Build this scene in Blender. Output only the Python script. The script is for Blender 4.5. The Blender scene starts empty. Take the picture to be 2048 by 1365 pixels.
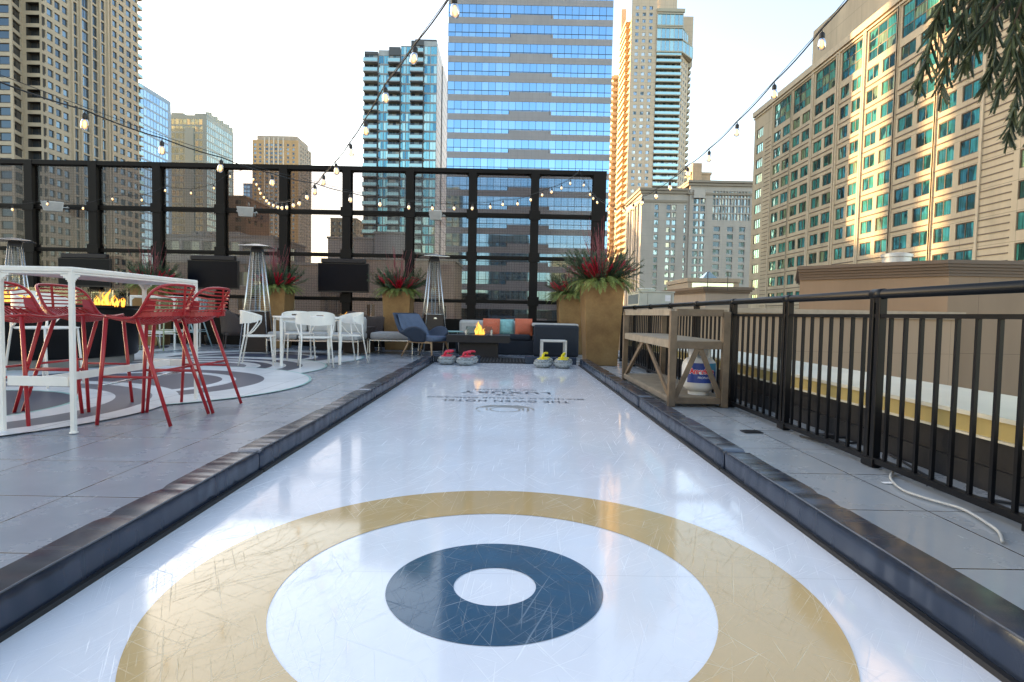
import bpy, math, random
from mathutils import Vector, Matrix
random.seed(7)
SC = bpy.context.scene
COL = SC.collection
R = math.radians
EYE = 0.85
F = 1175.0
# ------------------------------------------------------------------ camera
yaw, pitch, roll = R(0.34), R(2.63), 0.019
Fw = Vector((math.sin(yaw)*math.cos(pitch), math.cos(yaw)*math.cos(pitch), -math.sin(pitch)))
R0 = Vector((math.cos(yaw), -math.sin(yaw), 0))
U0 = R0.cross(Fw)
Rt = R0*math.cos(roll) + U0*math.sin(roll)
Up = -R0*math.sin(roll) + U0*math.cos(roll)
cam = bpy.data.cameras.new('camera'); camo = bpy.data.objects.new('camera', cam); COL.objects.link(camo)
cam.sensor_width = 36; cam.lens = F/2048*36; cam.clip_start = 0.05; cam.clip_end = 9000
M = Matrix((Rt, Up, -Fw)).transposed().to_4x4(); M.translation = (0, 0, EYE)
camo.matrix_world = M
SC.camera = camo

def at(px, py, Y):
    """world point seen at photo position (px,py) on the vertical plane y = Y"""
    d = Fw*F + Rt*(px-1024) + Up*(682.5-py)
    return Vector((0, 0, EYE)) + d*(Y/d.y)
def XY(px, Y): return at(px, 628, Y).x
def ZY(px, py, Y): return at(px, py, Y).z
def on_floor(px, py, z=0.0):
    d = Fw*F + Rt*(px-1024) + Up*(682.5-py)
    return Vector((0, 0, EYE)) + d*((z-EYE)/d.z)
def proj(p):
    v = Vector(p) - Vector((0, 0, EYE)); c = v.dot(Fw)
    if c <= 0.01: return None
    return (1024+F*v.dot(Rt)/c, 682.5-F*v.dot(Up)/c)

# ------------------------------------------------------------------ object helpers
def tag(o, label=None, cat=None, group=None, kind=None):
    if label: o['label'] = label
    if cat: o['category'] = cat
    if group: o['group'] = group
    if kind: o['kind'] = kind
    return o
def empty(name, loc, label, cat, group=None, rz=0):
    o = bpy.data.objects.new(name, None); COL.objects.link(o)
    o.location = loc; o.rotation_euler = (0, 0, rz); o.empty_display_size = 0.1
    return tag(o, label, cat, group)
def copy_tree(o, parent=None):
    c = o.copy(); COL.objects.link(c); c.parent = parent
    for ch in list(o.children): copy_tree(ch, c)
    return c

class MB:
    def __init__(s): s.v = []; s.f = []; s.m = []
    def face(s, pts, mi=0):
        n = len(s.v); s.v += [tuple(p) for p in pts]; s.f.append(tuple(range(n, n+len(pts)))); s.m.append(mi)
    def box(s, x0, x1, y0, y1, z0, z1, mi=0):
        n = len(s.v)
        s.v += [(x0,y0,z0),(x1,y0,z0),(x1,y1,z0),(x0,y1,z0),(x0,y0,z1),(x1,y0,z1),(x1,y1,z1),(x0,y1,z1)]
        for q in ((0,3,2,1),(4,5,6,7),(0,1,5,4),(1,2,6,5),(2,3,7,6),(3,0,4,7)):
            s.f.append(tuple(n+i for i in q)); s.m.append(mi)
        return s
    def frustum(s, lo, hi, mi=0):
        """lo, hi : four points each (counter clockwise from above)"""
        n = len(s.v); s.v += [tuple(p) for p in lo] + [tuple(p) for p in hi]
        for q in ((0,3,2,1),(4,5,6,7),(0,1,5,4),(1,2,6,5),(2,3,7,6),(3,0,4,7)):
            s.f.append(tuple(n+i for i in q)); s.m.append(mi)
        return s
    def bar(s, a, b, w, h, mi=0, up=(0,0,1)):
        a = Vector(a); b = Vector(b); d = (b-a).normalized(); up = Vector(up)
        if abs(d.dot(up)) > .98: up = Vector((1,0,0))
        sd = d.cross(up).normalized(); u = sd.cross(d)
        q = [(-1,-1),(1,-1),(1,1),(-1,1)]
        n = len(s.v)
        for p in (a, b): s.v += [tuple(p+sd*(w/2*i)+u*(h/2*j)) for i, j in q]
        for q in ((0,1,2,3),(7,6,5,4),(4,5,1,0),(5,6,2,1),(6,7,3,2),(7,4,0,3)):
            s.f.append(tuple(n+i for i in q)); s.m.append(mi)
        return s
    def tube(s, pts, r, k=8, mi=0, caps=True, closed=False):
        pts = [Vector(p) for p in pts]; N = len(pts)
        rr = r if isinstance(r, (list, tuple)) else [r]*N
        n0 = len(s.v); prev = None
        for i, p in enumerate(pts):
            if closed: d = pts[(i+1) % N]-pts[i-1]
            else: d = pts[min(i+1, N-1)]-pts[max(i-1, 0)]
            if d.length < 1e-9: d = Vector((0,0,1))
            d.normalize()
            if prev is None:
                a = Vector((0,0,1)) if abs(d.z) < .9 else Vector((1,0,0))
                x = d.cross(a).normalized()
            else:
                x = prev-d*prev.dot(d)
                x = x.normalized() if x.length > 1e-6 else d.cross(Vector((0,0,1))).normalized()
            prev = x; y = d.cross(x)
            for j in range(k):
                t = 2*math.pi*j/k
                s.v.append(tuple(p+x*(math.cos(t)*rr[i])+y*(math.sin(t)*rr[i])))
        for i in range(N if closed else N-1):
            a = n0+i*k; b = n0+((i+1) % N)*k
            for j in range(k):
                s.f.append((a+j, a+(j+1) % k, b+(j+1) % k, b+j)); s.m.append(mi)
        if caps and not closed:
            s.f.append(tuple(n0+j for j in reversed(range(k)))); s.m.append(mi)
            s.f.append(tuple(n0+(N-1)*k+j for j in range(k))); s.m.append(mi)
        return s
    def lathe(s, prof, c=(0,0,0), k=24, mi=0):
        c = Vector(c); n0 = len(s.v)
        for r, z in prof:
            for j in range(k):
                t = 2*math.pi*j/k; s.v.append((c.x+r*math.cos(t), c.y+r*math.sin(t), c.z+z))
        for i in range(len(prof)-1):
            for j in range(k):
                a = n0+i*k; b = a+k
                s.f.append((a+j, a+(j+1) % k, b+(j+1) % k, b+j)); s.m.append(mi)
        if prof[0][0] > 1e-4: s.f.append(tuple(n0+j for j in reversed(range(k)))); s.m.append(mi)
        if prof[-1][0] > 1e-4: s.f.append(tuple(n0+(len(prof)-1)*k+j for j in range(k))); s.m.append(mi)
        return s
    def grid(s, fn, nu, nv, mi=0):
        n0 = len(s.v)
        for i in range(nu+1):
            for j in range(nv+1): s.v.append(tuple(fn(i/nu, j/nv)))
        for i in range(nu):
            for j in range(nv):
                a = n0+i*(nv+1)+j; s.f.append((a, a+nv+1, a+nv+2, a+1)); s.m.append(mi)
        return s
    def build(s, name, mats, parent=None, loc=None, smooth=False, bevel=0, solid=0, sub=0):
        me = bpy.data.meshes.new(name); me.from_pydata(s.v, [], s.f)
        if not isinstance(mats, (list, tuple)): mats = [mats]
        for m in mats: me.materials.append(m)
        if len(mats) > 1: me.polygons.foreach_set('material_index', s.m)
        if smooth: me.polygons.foreach_set('use_smooth', [True]*len(s.f))
        me.update()
        o = bpy.data.objects.new(name, me); COL.objects.link(o)
        if parent: o.parent = parent
        if loc is not None: o.location = loc
        if solid:
            md = o.modifiers.new('solid', 'SOLIDIFY'); md.thickness = solid; md.offset = 0
        if sub:
            md = o.modifiers.new('sub', 'SUBSURF'); md.levels = sub; md.render_levels = sub
        if bevel:
            md = o.modifiers.new('bevel', 'BEVEL'); md.width = bevel; md.segments = 2; md.limit_method = 'ANGLE'; md.angle_limit = R(40)
        return o
def smooth_angle(o, deg=40):
    me = o.data
    me.polygons.foreach_set('use_smooth', [True]*len(me.polygons))
    try: me.set_sharp_from_angle(angle=R(deg))
    except Exception: pass
    return o

# ------------------------------------------------------------------ materials
def new_mat(name):
    m = bpy.data.materials.new(name); m.use_nodes = True
    nt = m.node_tree; p = nt.nodes['Principled BSDF']
    return m, nt, p
def N(nt, t, **kw):
    n = nt.nodes.new(t)
    for k, v in kw.items():
        if k in n.inputs: n.inputs[k].default_value = v
        else: setattr(n, k, v)
    return n
def ramp(nt, src, stops, interp='LINEAR'):
    r = nt.nodes.new('ShaderNodeValToRGB'); cr = r.color_ramp; cr.interpolation = interp
    while len(cr.elements) > 1: cr.elements.remove(cr.elements[-1])
    cr.elements[0].position = stops[0][0]; cr.elements[0].color = (*stops[0][1], 1) if len(stops[0][1]) == 3 else stops[0][1]
    for p, c in stops[1:]:
        e = cr.elements.new(p); e.color = (*c, 1) if len(c) == 3 else c
    nt.links.new(src, r.inputs[0]); return r
def mix(nt, fac, a, b, mode='MIX'):
    m = nt.nodes.new('ShaderNodeMix'); m.data_type = 'RGBA'; m.blend_type = mode
    for sock, val in ((m.inputs[0], fac), (m.inputs[6], a), (m.inputs[7], b)):
        if isinstance(val, (int, float)): sock.default_value = val
        elif isinstance(val, tuple): sock.default_value = (*val, 1) if len(val) == 3 else val
        else: nt.links.new(val, sock)
    return m.outputs[2]
def math_(nt, op, a, b=None, c=None):
    m = nt.nodes.new('ShaderNodeMath'); m.operation = op
    for i, v in enumerate((a, b, c)):
        if v is None: continue
        if isinstance(v, (int, float)): m.inputs[i].default_value = v
        else: nt.links.new(v, m.inputs[i])
    return m.outputs[0]
def mat(name, col, rough=.5, metal=0, noise=.12, nscale=6, bump=0, bscale=40, coat=0, spec=.5, coords='Object', streak=False):
    """painted / coated / rough surface whose colour and gloss wander a little"""
    m, nt, p = new_mat(name)
    tc = N(nt, 'ShaderNodeTexCoord')
    vec = tc.outputs[coords]
    if coords == 'World': pass
    if streak:
        mp = N(nt, 'ShaderNodeMapping'); mp.inputs['Scale'].default_value = (1, 1, .12); nt.links.new(vec, mp.inputs[0]); vec2 = mp.outputs[0]
    else: vec2 = vec
    nz = N(nt, 'ShaderNodeTexNoise', Scale=nscale, Detail=6.0, Roughness=.6); nt.links.new(vec2, nz.inputs['Vector'])
    lo = tuple(max(0, c*(1-noise)) for c in col); hi = tuple(min(1, c*(1+noise)) for c in col)
    r = ramp(nt, nz.outputs['Fac'], [(.3, lo), (.7, hi)])
    nt.links.new(r.outputs[0], p.inputs['Base Color'])
    rr = math_(nt, 'MULTIPLY_ADD', nz.outputs['Fac'], rough*.4, rough*.8); nt.links.new(rr, p.inputs['Roughness'])
    p.inputs['Metallic'].default_value = metal; p.inputs['Specular IOR Level'].default_value = spec
    p.inputs['Coat Weight'].default_value = coat; p.inputs['Coat Roughness'].default_value = .12
    if bump:
        nb = N(nt, 'ShaderNodeTexNoise', Scale=bscale, Detail=4.0); nt.links.new(vec, nb.inputs['Vector'])
        b = N(nt, 'ShaderNodeBump', Strength=bump, Distance=.01); nt.links.new(nb.outputs['Fac'], b.inputs['Height']); nt.links.new(b.outputs[0], p.inputs['Normal'])
    return m
def facade_mat(name, col, pz=3.0, pu=3.0, joint=.03, jc=.6, rough=.75, noise=.1, z_off=0.0, u_off=0.0, axis=0):
    """precast or stone facing with panel joints every pu metres along and pz metres up, weather stains"""
    m, nt, p = new_mat(name)
    g = N(nt, 'ShaderNodeNewGeometry'); sp = N(nt, 'ShaderNodeSeparateXYZ'); nt.links.new(g.outputs['Position'], sp.inputs[0])
    horiz = math_(nt, 'ADD', sp.outputs[0], sp.outputs[1])
    def line(v, period, off):
        t = math_(nt, 'FRACT', math_(nt, 'DIVIDE', math_(nt, 'ADD', v, 1000*period+off), period))
        return math_(nt, 'LESS_THAN', t, joint/period)
    j = math_(nt, 'MAXIMUM', line(sp.outputs[2], pz, z_off), line(horiz, pu, u_off))
    mp = N(nt, 'ShaderNodeMapping'); mp.inputs['Scale'].default_value = (1, 1, .25); nt.links.new(g.outputs['Position'], mp.inputs[0])
    nz = N(nt, 'ShaderNodeTexNoise', Scale=.35, Detail=8.0, Roughness=.65); nt.links.new(mp.outputs[0], nz.inputs['Vector'])
    lo = tuple(c*(1-noise*1.6) for c in col); hi = tuple(min(1, c*(1+noise)) for c in col)
    r = ramp(nt, nz.outputs['Fac'], [(.3, lo), (.65, hi)])
    c = mix(nt, j, r.outputs[0], tuple(x*jc for x in col))
    nt.links.new(c, p.inputs['Base Color']); p.inputs['Roughness'].default_value = rough; p.inputs['Specular IOR Level'].default_value = .25
    return m
def glass_mat(name, cols, metal=.55, rough=.04, wav=.12, wscale=.5, spec=.8, curtain=0):
    """window glass seen from outside: colour picked per pane, slightly wavy mirror on top"""
    m, nt, p = new_mat(name)
    g = N(nt, 'ShaderNodeNewGeometry')
    n = len(cols); st = [(i/n, c) for i, c in enumerate(cols)]
    r = ramp(nt, g.outputs['Random Per Island'], st, 'CONSTANT')
    col = r.outputs[0]
    if curtain:      # folds of a drawn curtain behind the pane, and how far it is drawn
        mp = N(nt, 'ShaderNodeMapping'); mp.inputs['Scale'].default_value = (9, 9, .25); nt.links.new(g.outputs['Position'], mp.inputs[0])
        cn = N(nt, 'ShaderNodeTexNoise', Scale=1.0, Detail=3.0); nt.links.new(mp.outputs[0], cn.inputs['Vector'])
        col = mix(nt, curtain, col, mix(nt, 1.0, col, ramp(nt, cn.outputs['Fac'], [(.35, (.35,.35,.35)), (.65, (1.7,1.7,1.7))]).outputs[0], 'MULTIPLY'))
        mp = N(nt, 'ShaderNodeMapping'); mp.inputs['Scale'].default_value = (.9, .9, .33); nt.links.new(g.outputs['Position'], mp.inputs[0])
        c2 = N(nt, 'ShaderNodeTexNoise', Scale=1.0, Detail=1.0); nt.links.new(mp.outputs[0], c2.inputs['Vector'])
        col = mix(nt, ramp(nt, c2.outputs['Fac'], [(.56, (0,0,0)), (.60, (.85,.85,.85))]).outputs[0], col, (.012,.035,.035))
    nt.links.new(col, p.inputs['Base Color'])
    p.inputs['Metallic'].default_value = metal; p.inputs['Roughness'].default_value = rough; p.inputs['Specular IOR Level'].default_value = spec
    nz = N(nt, 'ShaderNodeTexNoise', Scale=wscale, Detail=1.0); nt.links.new(g.outputs['Position'], nz.inputs['Vector'])
    b = N(nt, 'ShaderNodeBump', Strength=wav, Distance=.1); nt.links.new(nz.outputs['Fac'], b.inputs['Height']); nt.links.new(b.outputs[0], p.inputs['Normal'])
    return m

# ------------------------------------------------------------------ daylight
SUN_AZ = R(52)      # to the left of straight ahead
SUN_EL = R(17)
w = bpy.data.worlds.new('World'); SC.world = w; w.use_nodes = True
nt = w.node_tree; bg = nt.nodes['Background']
sky = N(nt, 'ShaderNodeTexSky', sky_type='NISHITA'); sky.sun_disc = False
sky.sun_elevation = SUN_EL; sky.sun_rotation = -SUN_AZ
sky.air_density = 1.0; sky.dust_density = 1.0; sky.ozone_density = 1.2; sky.altitude = 0
nt.links.new(sky.outputs[0], bg.inputs[0]); bg.inputs[1].default_value = .13
sd = Vector((-math.sin(SUN_AZ)*math.cos(SUN_EL), math.cos(SUN_AZ)*math.cos(SUN_EL), math.sin(SUN_EL)))
sl = bpy.data.lights.new('sun', 'SUN'); sl.energy = 2.9; sl.angle = R(.5); sl.color = (1, .72, .42)
so = bpy.data.objects.new('sun', sl); COL.objects.link(so); so.rotation_euler = sd.to_track_quat('Z', 'Y').to_euler()
SC.view_settings.view_transform = 'Standard'; SC.view_settings.look = 'None'; SC.view_settings.gamma = 1; SC.view_settings.use_curve_mapping = False
SC.view_settings.exposure = 2.25
SC.view_settings.use_white_balance = True; SC.view_settings.white_balance_temperature = 8100; SC.view_settings.white_balance_tint = 11
SC.render.engine = 'CYCLES'
SC.cycles.max_bounces = 10; SC.cycles.transparent_max_bounces = 24; SC.cycles.caustics_reflective = False; SC.cycles.caustics_refractive = False
SC.cycles.sample_clamp_indirect = 6; SC.cycles.use_denoising = True
# ------------------------------------------------------------------ buildings
GROUND = -52.0
Z3 = Vector((0,0,1))
class Building:
    def __init__(s, name, label, loc, wallmats, group=None):
        s.loc = Vector(loc); s.root = empty(name, loc, label, 'building', group); s.wall = MB(); s.mats = wallmats; s.wins = []; s.extra = {}
        s.styles = {}
    def style(s, key, mats, fw=.08, nv=0, nh=0, proud=.05, split=None):
        s.styles[key] = dict(mats=mats, fw=fw, nv=nv, nh=nh, proud=proud, split=split)
    def pt(s, P0, u, n, a, z, d=0): return P0+u*a+Z3*z+n*d-s.loc
    def facade(s, P0, u, W, z0, z1, wins=(), depth=.25, mi=0, mr=None):
        """wall of width W from P0 along u (outside to the right-hand normal u x z), heights z0..z1 are world heights;
        wins = (a0,a1,z0,z1,style)"""
        P0 = Vector((P0[0], P0[1], 0)); u = Vector(u).normalized(); n = u.cross(Z3)
        if mr is None: mr = mi
        us = sorted(set([0, W]+[round(x, 4) for q in wins for x in q[:2] if 0 < x < W])); zs = sorted(set([z0, z1]+[round(x, 4) for q in wins for x in q[2:4] if z0 < x < z1]))
        iu = {x: i for i, x in enumerate(us)}; iz = {x: i for i, x in enumerate(zs)}
        hole = set()
        for q in wins:
            a0, a1, b0, b1 = (round(x, 4) for x in q[:4])
            if a0 not in iu or a1 not in iu or b0 not in iz or b1 not in iz: continue
            for i in range(iu[a0], iu[a1]):
                for j in range(iz[b0], iz[b1]): hole.add((i, j))
            A = s.pt(P0,u,n,a0,b0); B = s.pt(P0,u,n,a1,b0); Cc = s.pt(P0,u,n,a1,b1); D = s.pt(P0,u,n,a0,b1); dn = n*(-depth)
            for p, r in ((A,B),(B,Cc),(Cc,D),(D,A)): s.wall.face([p, p+dn, r+dn, r], mr)
            if q[4]: s.wins.append((P0+u*((a0+a1)/2)+Z3*((b0+b1)/2)-n*depth, u.copy(), n.copy(), a1-a0, b1-b0, q[4]))
        # merge runs of wall cells vertically
        for i in range(len(us)-1):
            j = 0
            while j < len(zs)-1:
                if (i, j) in hole: j += 1; continue
                k = j
                while k < len(zs)-1 and (i, k) not in hole: k += 1
                s.wall.face([s.pt(P0,u,n,us[i],zs[j]), s.pt(P0,u,n,us[i+1],zs[j]), s.pt(P0,u,n,us[i+1],zs[k]), s.pt(P0,u,n,us[i],zs[k])], mi)
                j = k
    def obox(s, P0, u, a0, a1, d0, d1, z0, z1, mi=0, mb=None):
        P0 = Vector((P0[0], P0[1], 0)); u = Vector(u).normalized(); n = u.cross(Z3); mb = mb or s.wall
        lo = [s.pt(P0,u,n,a0,z0,d0), s.pt(P0,u,n,a0,z0,d1), s.pt(P0,u,n,a1,z0,d1), s.pt(P0,u,n,a1,z0,d0)]
        lo = [s.pt(P0,u,n,a,z0,d) for a, d in ((a0,d1),(a1,d1),(a1,d0),(a0,d0))]
        mb.frustum(lo, [p+Z3*(z1-z0) for p in lo], mi)
    def box(s, x0, x1, y0, y1, z0, z1, mi=0):
        l = s.loc; s.wall.box(x0-l.x, x1-l.x, y0-l.y, y1-l.y, z0-l.z, z1-l.z, mi)
    def wmesh(s, mb, w, h, st, c, u, n):
        def q(a0, a1, b0, b1, d, mi, back=0):
            P = lambda a, b, dd: c+u*a+Z3*b+n*dd
            mb.face([P(a0,b0,d), P(a1,b0,d), P(a1,b1,d), P(a0,b1,d)], mi)
            if back:
                for (a,b),(e,f) in (((a0,b0),(a0,b1)),((a1,b1),(a1,b0)),((a0,b1),(a1,b1)),((a1,b0),(a0,b0))):
                    mb.face([P(a,b,d-back), P(a,b,d), P(e,f,d), P(e,f,d-back)], mi)
        fw = st['fw']; pr = st['proud']
        if st['split']:
            zz = -h/2+h*st['split']; q(-w/2, w/2, zz, h/2, .01, 1); q(-w/2, w/2, -h/2, zz, .012, 2)
        else:
            nv, nh = st['nv']+1, st['nh']+1
            for i in range(nv):
                for j in range(nh): q(-w/2+w*i/nv, -w/2+w*(i+1)/nv, -h/2+h*j/nh, -h/2+h*(j+1)/nh, .01, 1)
        if fw:
            q(-w/2, -w/2+fw, -h/2, h/2, pr, 0, pr); q(w/2-fw, w/2, -h/2, h/2, pr, 0, pr)
            q(-w/2+fw, w/2-fw, -h/2, -h/2+fw, pr, 0, pr); q(-w/2+fw, w/2-fw, h/2-fw, h/2, pr, 0, pr)
            for i in range(1, st['nv']+1):
                a = -w/2+w*i/(st['nv']+1); q(a-fw/2, a+fw/2, -h/2+fw, h/2-fw, pr*.9, 0, pr*.9)
            for i in range(1, st['nh']+1):
                b = -h/2+h*i/(st['nh']+1); q(-w/2+fw, w/2-fw, b-fw/2, b+fw/2, pr*.8, 0, pr*.8)
    def finish(s, limit=100):
        def score(t):
            c, u, n, w_, h_, st = t; pp = proj(c)
            v = Vector((0,0,EYE))-c; d = v.length
            a = w_*h_*max(0, n.dot(v.normalized()))/d/d
            if pp is None or not (-10 < pp[0] < 2058 and -10 < pp[1] < 1375): return a*1e-6
            return a
        s.wins.sort(key=score, reverse=True)
        big = [t for t in s.wins[:limit] if score(t) > 1e-9]; rest = s.wins[len(big):]
        cache = {}
        for c, u, n, w_, h_, k in big:
            key = (round(w_, 2), round(h_, 2), k, round(u.x, 2), round(u.y, 2)); st = s.styles[k]
            if key not in cache:
                mb = MB(); s.wmesh(mb, w_, h_, st, Vector((0,0,0)), u, n); o = mb.build('window', st['mats'], s.root, c-s.loc); cache[key] = o.data
            else:
                o = bpy.data.objects.new('window', cache[key]); COL.objects.link(o); o.parent = s.root; o.location = c-s.loc
        if rest:
            allm = []; mb = MB()
            for c, u, n, w_, h_, k in rest:
                st = s.styles[k]; n0 = len(mb.m)
                s.wmesh(mb, w_, h_, st, c-s.loc, u, n)
                idx = []
                for mm in st['mats']:
                    if mm not in allm: allm.append(mm)
                    idx.append(allm.index(mm))
                for i in range(n0, len(mb.m)): mb.m[i] = idx[mb.m[i]]
            o = mb.build('window', allm, s.root)
            o['kind'] = 'stuff'
        s.wall.build('wall', s.mats, s.root)
        return s.root
    def part(s, mb, name, mats, kind=None):
        o = mb.build(name, mats, s.root)
        if kind: o['kind'] = kind
        return o

dark_frame = mat('dark_window_frame', (.06,.05,.045), .5)
brown_frame = mat('brown_window_frame', (.13,.085,.055), .5)
white_frame = mat('pale_window_frame', (.55,.55,.53), .5)
roof_mat = mat('roof_gravel', (.2,.19,.18), .9)
metal_grey = mat('grey_metal_panel', (.33,.33,.34), .45, .3)

# ---- hotel on the right with green curtained windows
Xh = 45.0
hot = Building('hotel_building', 'beige hotel block with rows of green curtained windows at right edge', (Xh, 75, GROUND),
    [facade_mat('hotel_precast', (.58,.47,.335), 2.72, 6.5, .05, .6, noise=.12), mat('hotel_band', (.61,.50,.365), .8, nscale=1.5, coords='Object'), roof_mat, mat('hotel_groove', (.2,.15,.12), .9)])
gl_h = glass_mat('hotel_glass', [(.04,.26,.22),(.07,.40,.32),(.05,.33,.30),(.10,.46,.36),(.03,.16,.17),(.06,.36,.38),(.30,.42,.24)], .45, .06, .25, .9, .8, .8)
hot.style('w', [brown_frame, gl_h], .09, 1, 0, .06)
hot.style('big', [brown_frame, gl_h], .10, 2, 2, .06)
hot.style('one', [brown_frame, gl_h], .09, 2, 0, .06)
def hY(px): return Xh*F/(px-1018.0)
Yf, Yn = hY(1496), 34.0
topz = ZY(1497, 226, Yf)
P0 = (Xh, Yf); W = Yf-Yn   # u = -Y direction, normal = u x z = (-1,0,0)
pit = 2.74
def rowz(i): return topz-6.3-pit*i   # top of ordinary window row i
wins = []
# far single column
c0 = Yf-hY(1501); c1 = Yf-hY(1513)
for i in range(-1, 30): wins.append((c0, c1, rowz(i)-1.65, rowz(i), 'one'))
edges = [(1534,1566),(1571,1604),(1613,1651),(1663,1702),(1714,1767),(1778,1848),(1860,1940)]
piers = []
for a, b in edges:
    A = Yf-hY(a); B = Yf-hY(b); wd = B-A; ww = (wd-.75)/2
    for i in range(30):
        wins.append((A, A+ww, rowz(i)-1.6, rowz(i), 'w')); wins.append((B-ww, B, rowz(i)-1.6, rowz(i), 'w'))
    wins.append((A, B, rowz(0)+.9, topz-1.6, 'big'))
    piers.append((A-.62, A-.35)); piers.append((B+.35, B+.62))
D0 = Yf-hY(2024); 
for k in range(3):
    for i in range(-1, 30): wins.append((D0+k*6.2, D0+k*6.2+3.6, rowz(i)-1.65, rowz(i), 'one'))
wins = [q for q in wins if q[2] > GROUND+6 and q[1] < W]
hot.facade(P0, (0,-1,0), W, GROUND, topz, wins, .14)
for a, b in piers: hot.obox(P0, (0,-1,0), a, b, -.02, .18, GROUND, topz-.9, 1)
hot.obox(P0, (0,-1,0), -.3, W, -.02, .35, topz-.9, topz, 1)
hot.obox(P0, (0,-1,0), -.2, W, -.02, .2, topz-1.35, topz-1.1, 1)
# horizontal mouldings and louvre grooves
for i in range(30):
    z = rowz(i)-1.6
    if z < GROUND+8: continue
    for a, b in edges:
        A = Yf-hY(a)-.3; B = Yf-hY(b)+.3
        hot.obox(P0, (0,-1,0), A, B, -.01, .07, z-.62, z-.5, 3)
    for a, b in ((1518, 1530), (1950, 2012)):
        A = Yf-hY(a); B = Yf-hY(b)
        for k in range(4): hot.obox(P0, (0,-1,0), A, B, -.01, .06, z-.6+k*.68, z-.5+k*.68, 3)
# end wall, roof, penthouse
hot.facade((Xh+18, Yf), (-1,0,0), 18, GROUND, topz, [], .2)
hot.box(Xh+.1, Xh+18, Yn, Yf-.1, topz-.4, topz-.35, 2)
py0 = Xh+5
hot.box(py0, Xh+15, Yn, (py0)*F/(1604-1018.0), topz-.3, topz+10, 0)
hot.box(py0-1.6, py0, Yn, (py0-1.6)*F/(1735-1018.0), topz-.3, topz+10.6, 1)
hot.box(Xh+.05, Xh+18, Yn-.2, Yn, GROUND, topz-.1, 0)
hot.box(Xh+17.9, Xh+18.1, Yn, Yf, GROUND, topz-.1, 0)
hot.finish()

# ---- blue ribbon-glass office tower in the middle
Yb = 125.0
xa, xb = XY(889, Yb), XY(1211, Yb)
off = Building('office_tower', 'blue mirrored office tower with grey ribbon bands, tallest in the middle', ((xa+xb)/2, Yb+15, GROUND),
    [facade_mat('office_spandrel', (.345,.335,.345), 1.31, 1.45, .05, .8, .35, .06), roof_mat, dark_frame])
gl_o = glass_mat('office_blue_glass', [(.22,.44,.66),(.25,.47,.69),(.20,.42,.64),(.28,.50,.72)], .97, .03, .05, .3)
Wd = xb-xa; pit = 3.94; zb0 = ZY(1050, 50, Yb)
m0, m1 = XY(1011, Yb)-xa, XY(1094, Yb)-xa
ztop = zb0+3.94*5
k = 0; floors = []
z = zb0
while z > GROUND+6: z -= pit
z += pit
while z < ztop-1: floors.append(z); z += pit
P0 = (xa, Yb)
for z in floors:      # z = underside of the band ; band z..z+1.3 ; glass above to z+pit
    off.obox(P0, (1,0,0), 0, Wd, -1.2, 0.0, z, z+1.32, 0)
    off.obox(P0, (1,0,0), m0, m1, -1.2, -.003, z+1.32, z+2.05, 0)
    g = MB()
    ncol = 24; cw = Wd/ncol
    for i in range(ncol):
        a0, a1 = i*cw, (i+1)*cw; mid = (a0+a1)/2
        lo = z+2.05 if m0 < mid < m1 else z+1.32
        hi = z+pit
        for (b0, b1) in ((lo, z+2.2), (z+2.2, hi)):
            if b1-b0 < .05: continue
            A = [off.pt(Vector((xa,Yb,0)), Vector((1,0,0)), Vector((0,-1,0)), a, b, -.06) for a, b in ((a0,b0),(a1,b0),(a1,b1),(a0,b1))]
            g.face(A, 0)
        off.obox(P0, (1,0,0), a0-.035, a0+.035, -.06, .02, lo, hi, 1, g)
    off.obox(P0, (1,0,0), 0, Wd, -.06, .015, z+2.16, z+2.24, 1, g)
    o = off.part(g, 'ribbon_window', [gl_o, dark_frame])
off.box(xa+.1, xb-.1, Yb+1.2, Yb+34, GROUND, ztop-.1, 2)
for z in floors:
    for xx in (xa, xb-.6): off.box(xx, xx+.6, Yb+.02, Yb+34, z, z+1.3, 0)
off.finish()

# ---- teal balcony tower
Yt = 185.0
xl, xr = XY(725, Yt), XY(868, Yt)
tl = Building('balcony_tower', 'teal glass apartment tower with stacked balconies and white side wall', ((xl+xr)/2, Yt+15, GROUND),
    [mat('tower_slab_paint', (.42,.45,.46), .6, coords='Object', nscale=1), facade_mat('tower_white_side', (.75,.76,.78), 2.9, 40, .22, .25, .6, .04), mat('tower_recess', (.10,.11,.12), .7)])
gl_t = glass_mat('teal_glass', [(.10,.36,.44),(.22,.52,.56),(.06,.24,.34),(.32,.60,.62),(.14,.44,.52),(.42,.64,.62)], .75, .05, .15, .4)
gl_t2 = glass_mat('recess_glass', [(.05,.10,.12),(.16,.20,.20),(.03,.05,.07),(.28,.27,.24)], .5, .08, .1, .4)
gl_rail = glass_mat('balcony_rail_glass', [(.30,.55,.60),(.36,.60,.62),(.25,.48,.56)], .5, .08, .05, .5)
tl.style('g', [metal_grey, gl_t], .07, 1, 0, .05)
tl.style('r', [metal_grey, gl_t2], .07, 2, 0, .05)
cols = [725, 752, 773, 796, 817, 842, 868]; tops = [103, 99, 94, 90, 83, 83]
pit = 2.9
zt0 = ZY(850, 83, Yt)
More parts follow.
